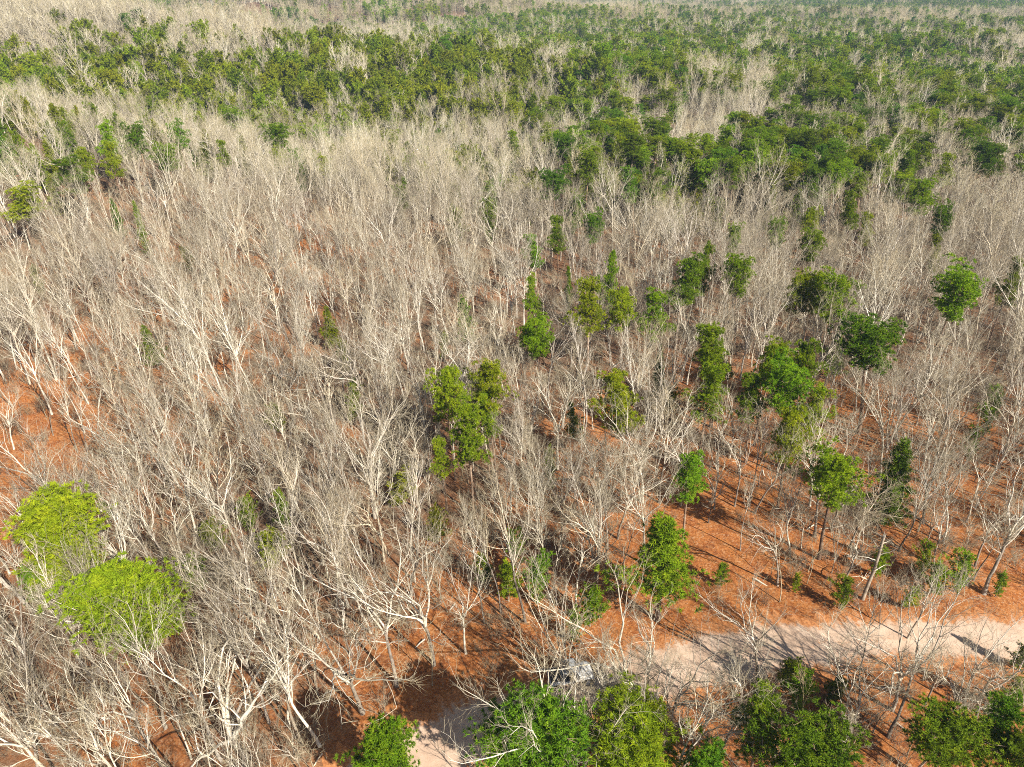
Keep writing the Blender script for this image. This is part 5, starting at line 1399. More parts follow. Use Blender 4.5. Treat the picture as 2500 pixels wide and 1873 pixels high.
MORE_CEDARS = [
    (-3.5,153.2,10.6,4.9,5,2.8,'d',0),
    (-11.6,153.8,8.8,5.4,6,2.3,'c',0),
    (15.3,160.3,9.5,5.9,5,1.6,'d',1),
    (39.2,158.5,12.0,6.3,0,1.1,'c',1),
    (16.4,163.8,10.3,5.9,2,5.4,'c',1),
    (43.7,159.1,8.0,4.5,0,2.3,'c',1),
    (48.7,159.0,8.4,5.3,7,0.8,'c',1),
    (46.7,160.2,8.7,4.4,4,1.9,'c',1),
    (5.9,166.7,10.4,6.1,7,3.0,'c',1),
    (34.2,163.9,10.2,5.2,6,2.1,'c',1),
    (59.9,157.7,11.5,4.9,2,2.2,'c',1),
    (47.2,162.3,11.2,4.7,1,3.5,'d',1),
    (65.6,156.4,10.6,5.7,0,2.9,'c',1),
    (-11.9,170.1,9.8,5.7,7,1.4,'c',0),
    (35.2,167.4,12.3,4.6,6,1.8,'c',1),
    (37.0,167.6,8.7,5.9,6,3.2,'c',1),
    (-25.0,170.2,8.8,4.9,6,4.0,'c',0),
    (-3.9,172.3,10.1,6.1,2,1.2,'d',0),
    (21.2,171.1,8.9,4.2,0,4.9,'c',1),
    (17.8,172.7,12.2,4.3,0,2.5,'c',1),
    (32.2,171.3,11.0,4.7,6,5.7,'c',1),
    (46.4,168.1,9.4,6.0,3,2.5,'c',1),
    (1.6,176.0,10.0,6.2,6,1.7,'c',0),
    (71.2,161.7,10.3,5.6,3,2.6,'c',1),
    (42.9,171.7,12.0,5.1,7,1.3,'c',1),
    (24.8,175.5,11.2,5.7,7,4.6,'c',1),
    (7.0,178.2,11.0,5.3,4,0.9,'c',1),
    (18.7,177.5,10.9,5.6,4,5.7,'c',1),
    (66.2,166.1,9.7,4.5,0,4.2,'c',1),
    (-1.6,179.6,9.4,5.5,4,1.5,'d',0),
    (33.2,176.7,9.0,5.6,7,2.7,'d',1),
    (51.0,172.8,12.3,5.8,4,3.6,'d',1),
    (49.6,173.8,12.1,5.0,6,3.3,'c',1),
    (40.5,176.4,9.6,6.4,6,2.8,'d',1),
    (32.5,178.7,9.7,4.4,1,2.1,'c',1),
    (18.3,180.7,9.0,5.4,0,6.0,'c',1),
    (-96.0,154.3,9.5,4.5,0,2.8,'c',2),
    (-24.8,180.3,8.6,4.3,1,0.6,'d',0),
    (80.1,163.5,10.1,5.0,7,2.8,'c',1),
    (47.9,175.7,10.8,6.1,6,2.9,'c',1),
    (27.1,180.5,10.7,6.1,2,4.8,'d',1),
    (-19.9,181.5,11.7,4.8,5,2.9,'c',0),
    (58.7,174.4,8.5,5.0,6,0.7,'c',1),
    (22.0,182.8,12.1,4.3,1,2.6,'c',1),
    (66.7,172.8,8.4,5.7,3,1.3,'d',1),
    (41.7,181.0,8.2,6.0,0,4.9,'c',1),
    (66.3,174.0,12.0,5.6,0,1.8,'c',1),
    (-9.4,186.8,10.3,6.0,1,1.5,'c',0),
    (38.4,183.2,11.0,5.9,3,2.6,'c',1),
    (34.1,184.4,8.6,5.2,6,1.7,'d',1),
    (78.7,171.7,12.3,5.8,7,1.5,'c',1),
    (17.7,188.2,12.4,5.4,3,2.9,'c',1),
    (20.6,188.0,9.9,4.3,0,1.9,'c',1),
    (-101.6,161.4,11.3,4.3,3,4.7,'c',2),
    (27.1,189.9,8.2,6.3,0,3.0,'c',1),
    (18.3,191.3,8.8,5.5,4,5.4,'c',1),
    (61.6,182.4,11.1,5.9,7,5.3,'c',1),
    (46.9,187.3,9.0,5.4,7,1.4,'c',1),
    (30.8,190.8,10.1,6.1,2,4.7,'c',1),
    (43.7,188.9,8.7,4.4,1,2.0,'c',1),
    (-52.8,186.6,12.2,5.2,7,5.3,'d',0),
    (76.4,178.3,12.3,4.4,7,4.2,'d',1),
    (50.9,187.2,12.2,4.7,1,0.4,'d',1),
    (-101.6,165.4,10.8,4.9,2,2.9,'c',2),
    (-105.7,162.9,12.2,4.7,7,4.9,'c',2),
    (42.8,191.0,11.2,4.2,3,2.8,'d',1),
    (-2.7,195.8,10.3,5.6,5,4.9,'c',0),
    (-110.0,162.3,11.0,6.1,5,0.7,'d',2),
    (7.0,196.4,8.7,5.7,6,0.1,'c',1),
    (54.5,189.3,10.2,4.9,4,2.1,'d',1),
    (34.4,194.2,9.8,5.3,3,3.5,'d',1),
    (31.2,195.1,9.5,5.5,0,1.3,'c',1),
    (51.6,191.9,11.6,6.0,4,5.3,'c',1),
    (-19.9,197.9,8.5,6.3,0,5.9,'c',0),
    (1.3,199.1,9.9,5.7,5,5.3,'c',0),
    (21.6,198.0,12.2,6.2,7,3.6,'c',1),
    (26.8,198.3,11.7,5.3,1,1.1,'c',1),
    (-75.3,185.8,10.1,5.3,2,1.0,'d',2),
    (-13.6,200.5,10.9,5.8,7,1.3,'d',0),
    (-30.1,199.0,11.2,4.8,5,5.7,'c',0),
    (29.4,199.2,9.9,6.2,0,3.5,'c',1),
    (-59.6,192.6,10.4,6.0,1,3.4,'c',0),
    (-112.6,167.5,10.8,4.3,5,1.9,'d',2),
    (-101.3,174.9,9.4,5.6,0,5.6,'d',2),
    (20.7,201.1,9.4,5.0,5,5.1,'c',1),
    (38.9,198.4,12.5,5.4,3,4.3,'c',1),
    (43.5,197.8,11.6,5.2,0,4.0,'c',1),
    (39.2,199.1,11.3,5.4,5,5.4,'c',1),
    (-105.1,174.7,10.4,4.7,3,0.3,'c',2),
    (68.6,192.4,10.0,5.4,7,3.0,'c',1),
    (-12.5,203.9,10.1,6.4,1,3.2,'c',0),
    (51.5,197.8,11.2,4.3,3,3.6,'c',1),
    (48.7,199.5,8.8,5.1,4,2.9,'c',1),
    (-29.2,204.0,9.6,6.0,6,3.5,'c',0),
    (-60.2,197.8,11.2,6.1,7,4.4,'c',0),
    (-52.0,200.9,9.6,5.6,0,5.5,'c',0),
    (2.6,207.9,8.7,4.3,7,2.7,'d',0),
    (-13.4,207.5,11.0,4.2,0,3.9,'c',0),
    (-77.2,193.5,11.9,5.4,1,4.5,'c',2),
    (20.0,207.7,9.2,4.7,7,5.8,'c',1),
    (-6.7,208.8,11.8,6.1,2,4.3,'d',0),
    (-53.9,201.9,8.2,5.5,0,2.4,'d',0),
    (-94.0,186.9,11.1,4.4,1,5.1,'d',2),
    (56.5,201.7,11.0,6.1,1,6.1,'d',1),
    (-94.8,186.9,12.3,6.3,1,2.5,'c',2),
    (25.4,208.0,8.6,6.0,3,2.3,'c',1),
    (-106.0,180.8,8.4,5.1,5,2.6,'d',2),
    (-18.7,210.2,9.1,6.2,6,1.6,'d',0),
    (-85.0,194.0,9.5,4.5,5,4.4,'c',2),
    (13.5,212.8,9.5,6.3,0,0.6,'d',1),
    (-71.5,201.9,8.3,4.3,5,2.0,'c',2),
    (-109.0,185.5,11.4,5.9,0,3.2,'c',2),
    (69.6,203.8,9.3,6.1,6,3.9,'d',1),
    (38.6,212.2,8.4,5.1,7,2.7,'c',1),
    (-5.5,216.0,8.6,6.0,7,4.7,'c',0),
    (-71.9,204.2,12.3,6.0,1,4.5,'c',2),
    (9.3,217.1,10.8,5.5,3,3.9,'c',1),
    (64.3,208.6,11.4,4.2,7,1.7,'c',1),
    (53.1,212.3,8.7,4.5,6,5.4,'c',1),
    (-34.4,216.4,12.3,4.4,1,1.5,'d',0),
    (-11.9,218.9,12.5,6.0,2,1.9,'c',0),
    (-91.5,199.3,11.7,5.3,3,4.8,'c',2),
    (-38.5,217.1,11.5,5.9,7,2.7,'c',0),
    (-104.2,194.3,12.2,6.0,4,3.3,'c',2),
    (4.7,220.5,10.1,4.5,3,5.8,'c',1),
    (-58.3,213.3,10.1,5.7,6,3.1,'d',0),
    (-110.6,192.5,9.7,4.7,1,3.8,'c',2),
    (-29.6,220.5,12.5,6.1,0,1.9,'c',0),
    (42.0,218.5,8.8,5.3,3,3.0,'c',1),
    (-7.7,222.8,12.5,5.7,2,4.5,'c',0),
    (-108.2,195.0,11.1,4.4,3,4.0,'c',2),
    (-26.7,221.5,10.1,5.6,6,4.5,'c',0),
    (55.4,216.4,12.3,5.8,5,6.2,'c',1),
    (-40.7,220.1,10.4,5.6,3,0.6,'d',0),
    (-3.7,224.1,11.6,5.5,3,2.3,'c',0),
    (-51.0,218.4,11.3,4.5,4,0.5,'c',0),
    (-105.6,198.5,8.8,5.5,0,2.0,'d',2),
    (40.1,221.8,8.0,4.3,3,2.1,'d',1),
    (-47.4,220.8,8.6,6.2,3,2.6,'c',0),
    (-119.3,193.3,10.0,5.9,2,6.1,'c',2),
    (-108.6,200.3,8.1,5.8,0,6.0,'c',2),
    (7.2,227.9,10.9,5.0,0,1.7,'c',1),
    (0.0,228.7,9.3,5.6,0,3.3,'c',0),
    (-14.4,229.8,9.9,5.6,6,3.1,'c',0),
    (-113.2,200.6,8.5,4.6,4,2.2,'c',2),
    (-126.3,192.7,9.1,5.3,3,1.7,'c',2),
    (-107.5,204.2,10.4,6.1,3,4.1,'c',2),
    (-99.7,208.2,11.8,6.0,5,1.5,'c',2),
    (-45.4,226.4,8.1,4.7,4,3.8,'c',0),
    (12.6,231.0,10.7,4.7,3,3.7,'c',1),
    (36.1,228.5,9.7,4.3,0,0.1,'d',1),
    (-64.6,223.3,11.6,4.7,4,3.2,'c',0),
    (-105.7,208.9,9.0,4.8,0,1.9,'c',2),
    (-116.9,203.1,9.0,4.7,4,3.1,'c',2),
    (-93.7,215.2,12.2,5.4,4,4.8,'c',2),
    (3.5,234.9,9.9,4.3,1,0.2,'c',1),
    (-126.2,198.4,9.2,5.1,3,0.9,'c',2),
    (-108.7,209.2,9.6,4.3,4,6.1,'c',2),
    (-28.8,235.0,9.6,6.4,2,3.0,'c',0),
    (-45.2,233.3,9.1,5.9,5,2.6,'c',0),
    (-126.1,201.6,11.0,5.3,1,1.1,'c',2),
    (-11.2,237.8,10.8,5.6,4,3.1,'c',0),
    (-128.5,200.4,11.3,5.1,2,3.0,'d',2),
    (0.6,239.3,11.5,5.0,4,0.5,'c',0),
    (-97.5,218.6,9.1,5.5,7,1.9,'c',2),
    (29.4,237.6,8.9,5.5,4,5.9,'c',1),
    (34.7,237.1,10.0,5.9,5,1.4,'c',1),
    (-4.7,239.6,8.4,4.6,3,2.9,'c',0),
    (-54.3,233.8,9.5,5.4,0,0.3,'d',0),
    (-90.1,222.8,10.9,5.5,0,3.4,'c',2),
    (-103.4,217.8,8.9,4.9,5,6.0,'d',2),
    (26.1,239.7,12.1,5.7,3,5.9,'c',1),
    (-60.6,233.9,9.3,5.4,4,1.8,'c',0),
    (-3.2,241.7,8.1,5.6,7,3.1,'c',0),
    (-102.2,219.4,9.5,4.4,3,0.1,'c',2),
    (-14.3,241.9,9.2,6.3,1,2.9,'d',0),
    (-93.8,224.9,9.8,5.7,4,2.4,'d',2),
    (-23.4,243.0,10.0,5.2,0,0.8,'c',0),
    (-131.7,206.3,8.0,5.7,0,3.2,'d',2),
    (-134.7,204.9,9.3,6.1,1,3.2,'d',2),
    (-112.3,218.3,9.5,4.9,1,2.9,'c',2),
    (-16.3,245.4,9.7,4.5,3,5.1,'c',0),
    (-130.9,208.2,10.9,4.9,6,5.2,'c',2),
    (-117.4,216.3,10.6,6.1,4,1.6,'c',2),
    (-132.6,208.7,8.3,6.3,4,2.8,'d',2),
    (26.9,247.5,9.1,5.9,6,0.1,'c',1),
    (10.9,248.8,11.6,5.4,5,3.9,'c',1),
    (-26.4,247.9,10.1,6.2,6,3.6,'c',0),
    (-114.9,222.5,11.6,4.8,6,2.8,'c',2),
    (-32.1,248.6,12.0,6.2,5,0.2,'c',0),
    (16.7,250.2,8.5,4.3,1,4.2,'c',1),
    (-117.8,222.3,10.6,4.7,0,5.9,'d',2),
    (-138.7,210.5,11.6,5.6,3,0.1,'c',2),
    (-37.0,250.1,11.5,4.5,4,1.1,'c',0),
    (-34.1,251.3,9.0,4.4,7,0.1,'c',0),
    (-135.5,214.9,9.3,6.1,7,4.2,'c',2),
    (-0.8,254.6,9.9,5.1,6,2.7,'c',0),
    (24.6,253.8,11.7,4.9,2,5.2,'d',1),
    (-63.5,247.6,8.5,5.3,4,4.9,'c',0),
    (-28.6,254.5,11.3,6.0,1,5.5,'c',0),
    (-89.0,240.2,9.6,5.8,2,1.5,'d',2),
    (-15.6,256.0,9.6,6.0,6,1.0,'d',0),
    (-21.1,255.7,8.1,6.4,4,5.9,'c',0),
    (-59.6,250.0,12.4,4.3,0,2.4,'c',0),
    (-139.5,216.7,11.9,4.3,2,2.9,'c',2),
    (-10.8,259.1,9.4,4.9,7,4.1,'c',0),
    (-93.3,242.5,12.3,6.2,4,3.6,'d',2),
    (-79.3,247.6,11.0,4.6,0,3.5,'c',0),
    (-41.6,257.3,9.6,5.3,5,4.7,'c',0),
    (-116.8,233.7,10.8,5.0,4,0.4,'d',2),
    (-140.1,223.5,10.6,6.1,7,1.8,'c',2),
    (-6.7,264.0,10.9,5.2,0,0.3,'c',0),
    (-128.6,230.8,8.0,5.4,5,0.5,'c',2),
    (-132.7,229.1,9.5,5.3,2,3.6,'c',2),
    (-124.5,235.4,10.8,5.1,3,5.0,'c',2),
    (-129.2,233.2,11.2,4.9,0,0.7,'d',2),
    (-16.8,267.5,10.2,6.0,6,0.1,'c',0),
    (-144.5,226.5,11.8,4.9,7,1.5,'c',2),
    (-38.7,266.4,10.8,6.2,3,0.4,'c',0),
    (-84.7,256.7,10.0,6.2,0,3.4,'d',0),
    (-128.7,238.2,11.7,5.9,2,3.3,'c',2),
    (-28.9,269.7,10.6,6.0,5,1.9,'c',0),
    (-17.9,271.0,11.9,6.4,3,4.3,'c',0),
    (-150.7,226.3,8.6,4.5,1,3.3,'c',2),
    (-75.4,262.1,10.5,4.8,7,3.3,'c',0),
    (-146.5,231.1,11.9,5.5,1,0.2,'c',2),
    (-40.7,270.9,10.3,5.8,2,0.7,'c',0),
    (-140.9,235.1,10.6,5.0,2,3.7,'c',2),
    (-139.6,235.9,10.4,5.0,4,5.8,'c',2),
    (-23.5,273.4,9.6,4.8,4,1.8,'d',0),
    (8.0,274.6,12.4,5.2,6,6.2,'c',1),
    (-33.4,272.8,11.1,4.6,0,3.6,'c',0),
    (-7.8,275.3,12.3,5.9,6,6.0,'c',0),
    (-13.6,275.5,11.6,4.3,6,5.6,'c',0),
    (-54.4,271.3,10.7,5.1,2,1.1,'d',0),
    (-92.9,260.8,10.6,5.8,2,1.8,'c',2),
    (-20.6,276.1,10.3,6.1,4,3.6,'c',0),
    (-154.6,230.7,12.5,5.2,1,1.7,'d',2),
    (-64.4,270.7,11.9,4.7,6,5.3,'c',0),
    (-133.7,245.6,11.8,5.5,1,0.8,'c',2),
    (-14.0,280.0,10.5,5.0,3,5.6,'c',0),
    (9.7,280.6,10.4,4.4,6,5.8,'c',0),
    (-94.3,264.5,11.1,6.0,6,6.0,'c',2),
    (-98.4,263.1,10.0,5.9,5,3.1,'c',2),
    (-155.7,233.9,10.5,4.5,2,4.1,'c',2),
    (-147.9,238.9,9.3,4.4,0,2.5,'c',2),
    (13.2,280.7,8.9,6.0,1,5.5,'c',0),
    (-29.0,279.6,10.6,6.1,7,3.2,'c',0),
    (-142.6,242.6,8.6,5.6,0,2.1,'c',2),
]
CEDARS += [t[:-1] + (CEDAR_GROUPS[t[-1]], CEDAR_GROUPS[t[-1]]) for t in MORE_CEDARS]
for x, y, H, W, ix, rz, tone, lab, grp in CEDARS:
    put_cedar(x, y, H, W, ix, rz, tone, lab, grp or None)

# ------------------------------------------------------------------ forest masses (geometry-node scatter of whole trees)
def scatter(name, label, meshes, pts, cat=None):
    """pts: rows x, y, z, turn, scale, prototype index, lean x, lean y"""
    pts = np.asarray(pts, np.float32)
    me = bpy.data.meshes.new(name)
    me.vertices.add(len(pts)); me.vertices.foreach_set('co', np.ascontiguousarray(pts[:, :3]).ravel())
    a = me.attributes.new('turn', 'FLOAT_VECTOR', 'POINT')
    e = np.zeros((len(pts), 3), np.float32); e[:, 0] = -pts[:, 7]; e[:, 1] = pts[:, 6]; e[:, 2] = pts[:, 3]
    a.data.foreach_set('vector', e.ravel())
    a = me.attributes.new('size', 'FLOAT', 'POINT'); a.data.foreach_set('value', np.ascontiguousarray(pts[:, 4]))
    a = me.attributes.new('kind_index', 'INT', 'POINT'); a.data.foreach_set('value', pts[:, 5].astype(np.int32))
    o = link(name, me)
    tag(o, label, cat, kind='stuff')
    ng = bpy.data.node_groups.new(name, 'GeometryNodeTree')
    ng.interface.new_socket('Geometry', in_out='INPUT', socket_type='NodeSocketGeometry')
    ng.interface.new_socket('Geometry', in_out='OUTPUT', socket_type='NodeSocketGeometry')
    N = ng.nodes; L = ng.links
    gi = N.new('NodeGroupInput'); go = N.new('NodeGroupOutput')
    inst = N.new('GeometryNodeInstanceOnPoints'); inst.inputs['Pick Instance'].default_value = True
    join = N.new('GeometryNodeJoinGeometry')
    for i, m in reversed(list(enumerate(meshes))):
        src = bpy.data.objects.new(name + '_source', m)      # never linked to the scene: only a source of geometry
        oi = N.new('GeometryNodeObjectInfo'); oi.inputs['Object'].default_value = src
        oi.inputs['As Instance'].default_value = True
        L.new(oi.outputs['Geometry'], join.inputs[0])
    L.new(join.outputs[0], inst.inputs['Instance'])
    def attr(nm, dt):
        n = N.new('GeometryNodeInputNamedAttribute'); n.data_type = dt; n.inputs['Name'].default_value = nm
        return n.outputs[0]
    L.new(attr('kind_index', 'INT'), inst.inputs['Instance Index'])
    e2r = N.new('FunctionNodeEulerToRotation'); L.new(attr('turn', 'FLOAT_VECTOR'), e2r.inputs[0])
    L.new(e2r.outputs[0], inst.inputs['Rotation'])
    L.new(attr('size', 'FLOAT'), inst.inputs['Scale'])
    L.new(gi.outputs[0], inst.inputs['Points']); L.new(inst.outputs[0], go.inputs[0])
    md = o.modifiers.new('scatter', 'NODES'); md.node_group = ng
    return o

rng = np.random.default_rng(77)
MAP_X0, MAP_Y0, MAP_S, MAP_W = (-560, 100, 14, 92)
PINE_MAP = [
    '00000000000000000000000000000000000000000000000000000000000000000000000000000000011111111111',
    '00000000000000000000000000000000000000000000000000000000000000000001111100000111113333333333',
    '00000000000000000000000000000000000000000000000000000000000000011111111111111133333333443333',
    '00000000000000000000000010000000000000000000000000000111111111111133333333333333444444444444',
    '00000000000000000000001000000000000000001113332111111113333333333333333344444444444444444455',
    '00000000000000000000110000000000000000000223443111113333333333343333334444444444444444455555',
    '00000000000000000001100000000000000000000223333313333333344444444444444444455555555555555555',
    '00000000000000000011100000000000000000000333333311334444444444444444444444555555555555555555',
    '00000000000011111111000000000000000000000233123223444444444444555444444445555555555555555556',
    '00000000011111111000000000000000000000000230123222344444444455555555544555555556665555555566',
    '00000011110000000000000000000000000000000120012144465444445555555555555555555666666655556666',
    '11111110000000000000000000000000000000001120000144465554455555555555555555566666666666666666',
    '11100000000000000000000000000000000000001121100477446555555555555555555556666666666666666666',
    '00000000000000000000000000000000000000000111122147446555555555555556666666666666666666666666',
    '00000000000000000000000000000000000000000113332147744655555555566666666666666666666666633333',
    '00000000000000000000000000000000000000000013352144777776666666666666666666666666663333333333',
    '00000000000000000000000000000000000000000033452114777776666666666666666666666666333333333333',
    '00000000000000000000000000000000000000000033452214777777666666666663333336666633333333333333',
    '00000000000000000000000000000000000000000003453214477777766666663333333333333333333333333333',
    '00000000000000000033330000000000000000110003453555777777766666633333333333333333333333333333',
    '00000000000000000333333000000000000000112003445555777777553333333333333333333333332222223333',
    '00000000000000000333333000000000100000112003445555777777753333333333333333333332222222222222',
    '00000000000000000000000000000000000000112003445555577777755333322222222222222222222222222222',
    '00000000000000000000000000000000000000112003345555577777665222222222222222222222222222222222',
    '00000000000000000000000000000000000000112403345555556666665522222222222222222222222222222222',
    '00000000000000000000000000000000000000112445566666556666666552222222222222222222222222222222',
    '00000000000000000000000000000000000000112245566666556666666552222222222222222222222222222222',
    '00000000000000000000000000000000000000112245566666655666666655222222222222222222222222222222',
    '00000000000000000000000000000000000000112245566666655666666655222222222222222222222222222222',
    '00000000000000000000000000000000000000112244566666655666666665522222222222222222222222222222',
    '00000000000000000000000000000000000000112244556666665566666666552222222222222222222222222224',
    '00000000000000000000000000000000000000112244556666665566666666552222222222222222222222222244',
    '00000000000000000000000000000000000000112244556666665566666666655222222222222222222244444444',
    '00000000000000000000000000000000000000112244556666666556666666655522222222222222444444444444',
    '00000000000000000000000000000000000000112244556666666556666666665522224444444444444444444444',
    '00000000000000000000000000000000000001112244556666666556666666665554444444444444444444444444',
    '00000000000000000000000000000000000001112244555666666555666666655554444444444444444444444444',
    '00000000000000000000000000000000000001112244555665555555555555555555444444444444444444444444',
    '00000000000000000000000000000000000001112244555555555555555555555555444444444444444444444444',
    '00000000000000000000000000000000000445556666655555555555555555555555544444444444444444444444',
    '00000000000000000000000000000000011445556666655555555555555555555555554444444444444444444444',
    '00000000000000000000000000000000111445556666655555555555555555555555554444444444444444444444',
    '00000000000000000000000000000011111445556666655555555555555555555555555444444444444444444444',
    '00000000000000000000000000011111114445556666655555555555555555555555555544444444444444444444',
    '00000000000000000000000000111111114445556666655555555555555555555555555544444444444444444444',
    '00000000000000000000000000111111114445556666655555555555555555555555555554444444444444444444',
    '00000000000000000000000000111111114445556666655555555555555555555555555554444444444444444444',
    '00000000000000000000000000111111114445556666655555555555555555555555555555444444444444444444',
]
CEDAR_MAP = [
    '00000000000000000000000000000000000000000000000000000000000000000000000000000000000000000000',
    '00000000000000000000000000000000000000000000000000000000000000000000000000000000000000000000',
    '00000000000000000000000000011111100000000000000000000000000000000000000000000000000000000000',
    '00000000000000000000001121114111120000010000000000000000000000000000000000000000000000000000',
    '00000000000000000000112145533355410000001244321000000000000000000000000000000000000000000000',
    '00000000000000000011221453886883610000111664321100000000000000000000000000000000000000000000',
    '00000000000000011112214538866683322110111666100000000000000000000000000000000000000000000000',
    '00000000001111111122214553888881321112222333210000000000000000000000000000000000000000000000',
    '00000001111122222222114455333333221112222233000000000000000000000000000000000000000000000000',
    '11111111122222222111114445555561211112222230000000000000000000000000000000000000000000000000',
    '11111122221111111111144444555612011112222110000000000000000000000000000000000000000000000000',
    '22222221111114444444444445555612221112322110000000000000000000000000000000000000000000000000',
    '22211111144444445555555555556122234333322110000000000000000000000000000000000000000000000000',
    '11111444444555555333333333331345666554444310000000000000000000000000000000000000000000000000',
    '14444445555533338888888888898777666554444352110000000000000000000000000000000000000000000000',
    '44455555333388886666666666668776688778887752220000000000000000000000000000000000000000000000',
    '45555333388886662222222222255445667788887877520000000000000000000000000000000000000000000000',
    '55533338886662200000000000222222477788999877520000000000000000000000000000000000000000000000',
    '53333888866220000000000001111122456688999887521000000000000000000000000000000000000000000000',
    '33338886662200000000000000011100456677889887521000000000000000000000000000000000000000000000',
    '33388866622200000000000000001100056777888887552000000000000000000000000000000000000000000000',
    '33888866622200000000000000001100156777888887552000000000000000000000000000000000000000000000',
    '33888866622200000000000000011000556777888887552200000000000000000000000000000000000000000000',
    '33888866662220000000000001111004566777888887752200000000000000000000000000000000000000000000',
    '33888886662222220000001111110244566777888787752200000000000000000000000000000000000000000000',
    '33888886666622222222222221222245566777888776644300000000000000000000000000000000000000000000',
    '33888888666666662222222222222445567777888876644330000000000000000000000000000000000000000000',
    '38888888666666666666662222222445667887888876644330000000000000000000000000000000000000000000',
    '88888888866666666666655442222455668888888876644330000000000000000000000000000000000000000000',
    '88888888866666666666554444524455668877888877644330000000000000000000000000000000000000000000',
    '88888888866666666666554444554455667777888877664433000000000000000000000000000000000000000000',
    '88888888866666666665544445556455667777888877664433000000000000000000000000000000000000000000',
    '88888886666666666665544445564556677777888877664433000000000000000000000000000000000000000000',
    '88888666666666666655444445564556677777888877664433000000000000000000000000000000000000000000',
    '88666666666666666655444455544556677777888877664433300000000000000000000000000000000000000000',
    '66666666666666666555422222445556677778888877664443300000000000000000000000000000000000000000',
    '66666666666666666522222222445556677778888877666443300000000000000000000000000000000000000000',
    '66666666666666665222222222445566677778888877666440000000000000000000000000000000000000000000',
    '66666666666666662222222224445566677778888877666000000000000000000000000000000000000000000000',
    '66666666666666622222222224455566777110000000000000000000000000000000000000000000000000000000',
    '66666666666662222222222224455566711110000000000000000000000000000000000000000000000000000000',
    '66666666662222222222222244455566111110000000000000000000000000000000000000000000000000000000',
    '66666662222222222222222244455611111110000000000000000000000000000000000000000000000000000000',
    '66662222222222222222222244011111111110000000000000000000000000000000000000000000000000000000',
    '66622222222222222222222000111111111110000000000000000000000000000000000000000000000000000000',
    '62222222222222222222100000111111111110000000000000000000000000000000000000000000000000000000',
    '22222222222222222111000000111111111110000000000000000000000000000000000000000000000000000000',
    '22222222211111111111000000111111111110000000000000000000000000000000000000000000000000000000',
]
def lookup(mp, x, y):
    i = np.clip(((x - MAP_X0) / MAP_S).astype(int), 0, MAP_W - 1); j = np.clip(((y - MAP_Y0) / MAP_S).astype(int), 0, len(mp) - 1)
    g = np.array([[int(c) for c in row] for row in mp])
    return g[j, i] / 9.0

def jitter_grid(x0, x1, y0, y1, s, keep):
    gx, gy = np.meshgrid(np.arange(x0, x1, s), np.arange(y0, y1, s))
    x = gx.ravel() + rng.uniform(-0.46, 0.46, gx.size) * s; y = gy.ravel() + rng.uniform(-0.46, 0.46, gx.size) * s
    k = keep(x, y)
    return x[k], y[k]

OCC = np.array([(t[0], t[1]) for t in HERO_BARE] + [(t[0], t[1]) for t in NEAR_BARE] + [(t[0], t[1]) for t in PINES] + [(t[0], t[1]) for t in CEDARS])
def clear_of(x, y, d, A=None):
    A = OCC if A is None else A
    ok = np.ones(len(x), bool)
    for k in range(0, len(x), 4000):
        s = slice(k, k + 4000)
        dd = (x[s, None] - A[None, :, 0]) ** 2 + (y[s, None] - A[None, :, 1]) ** 2
        ok[s] = dd.min(1) > d * d
    return ok
ROADXY = RC[::3, :2]
def in_cone(x, y, margin): return np.abs(x) < 0.78 * np.maximum(y, 0) + margin

NEAR_EDGE = 76.0     # distance out to which the trees are individuals
GLADES = [(-65.2, 82.3, 9, 0.12), (-60.3, 73.1, 8, 0.12), (-71.1, 91.0, 8, 0.2), (-59.0, 79.0, 6, 0.15), (18.1, 52.5, 9, 0.12), (21.4, 49.4, 8, 0.12), (-1.1, 45.5, 8, 0.15), (-6.0, 42.3, 7, 0.25), (6.9, 44.1, 5, 0.0), (-10.2, 39.7, 6, 0.15)]
def glade(x, y):
    g = np.ones(len(x))
    for gx, gy, gr, keep in GLADES:
        g = np.where((x - gx) ** 2 + (y - gy) ** 2 < gr * gr, np.minimum(g, keep), g)
    return g

def rows(x, y, idx, size, z=None, lean=0.06):
    n = len(x)
    zz = ground_z(x, y) if z is None else z
    return np.stack([x, y, zz, rng.uniform(0, 6.28, n), size, idx, -0.035 + rng.normal(size=n) * lean, rng.normal(size=n) * lean], 1)

# prototypes for the masses: each whole tree one mesh with two materials
def whole(parts):
    s = Shape(); mi = []; mats = []
    for p in parts:
        sh = p[0]
        for m in p[1:]:
            if m not in mats: mats.append(m)
        k = np.concatenate(sh.k); i0 = mats.index(p[1])
        mi.append(np.where(k == 1, mats.index(p[2]), i0) if len(p) > 2 else np.full(len(k), i0)); s.merge(sh)
    me = s.mesh('whole_tree', None, True)
    for m in mats: me.materials.append(m)
    me.polygons.foreach_set('material_index', np.concatenate(mi).astype(np.int32))
    return me

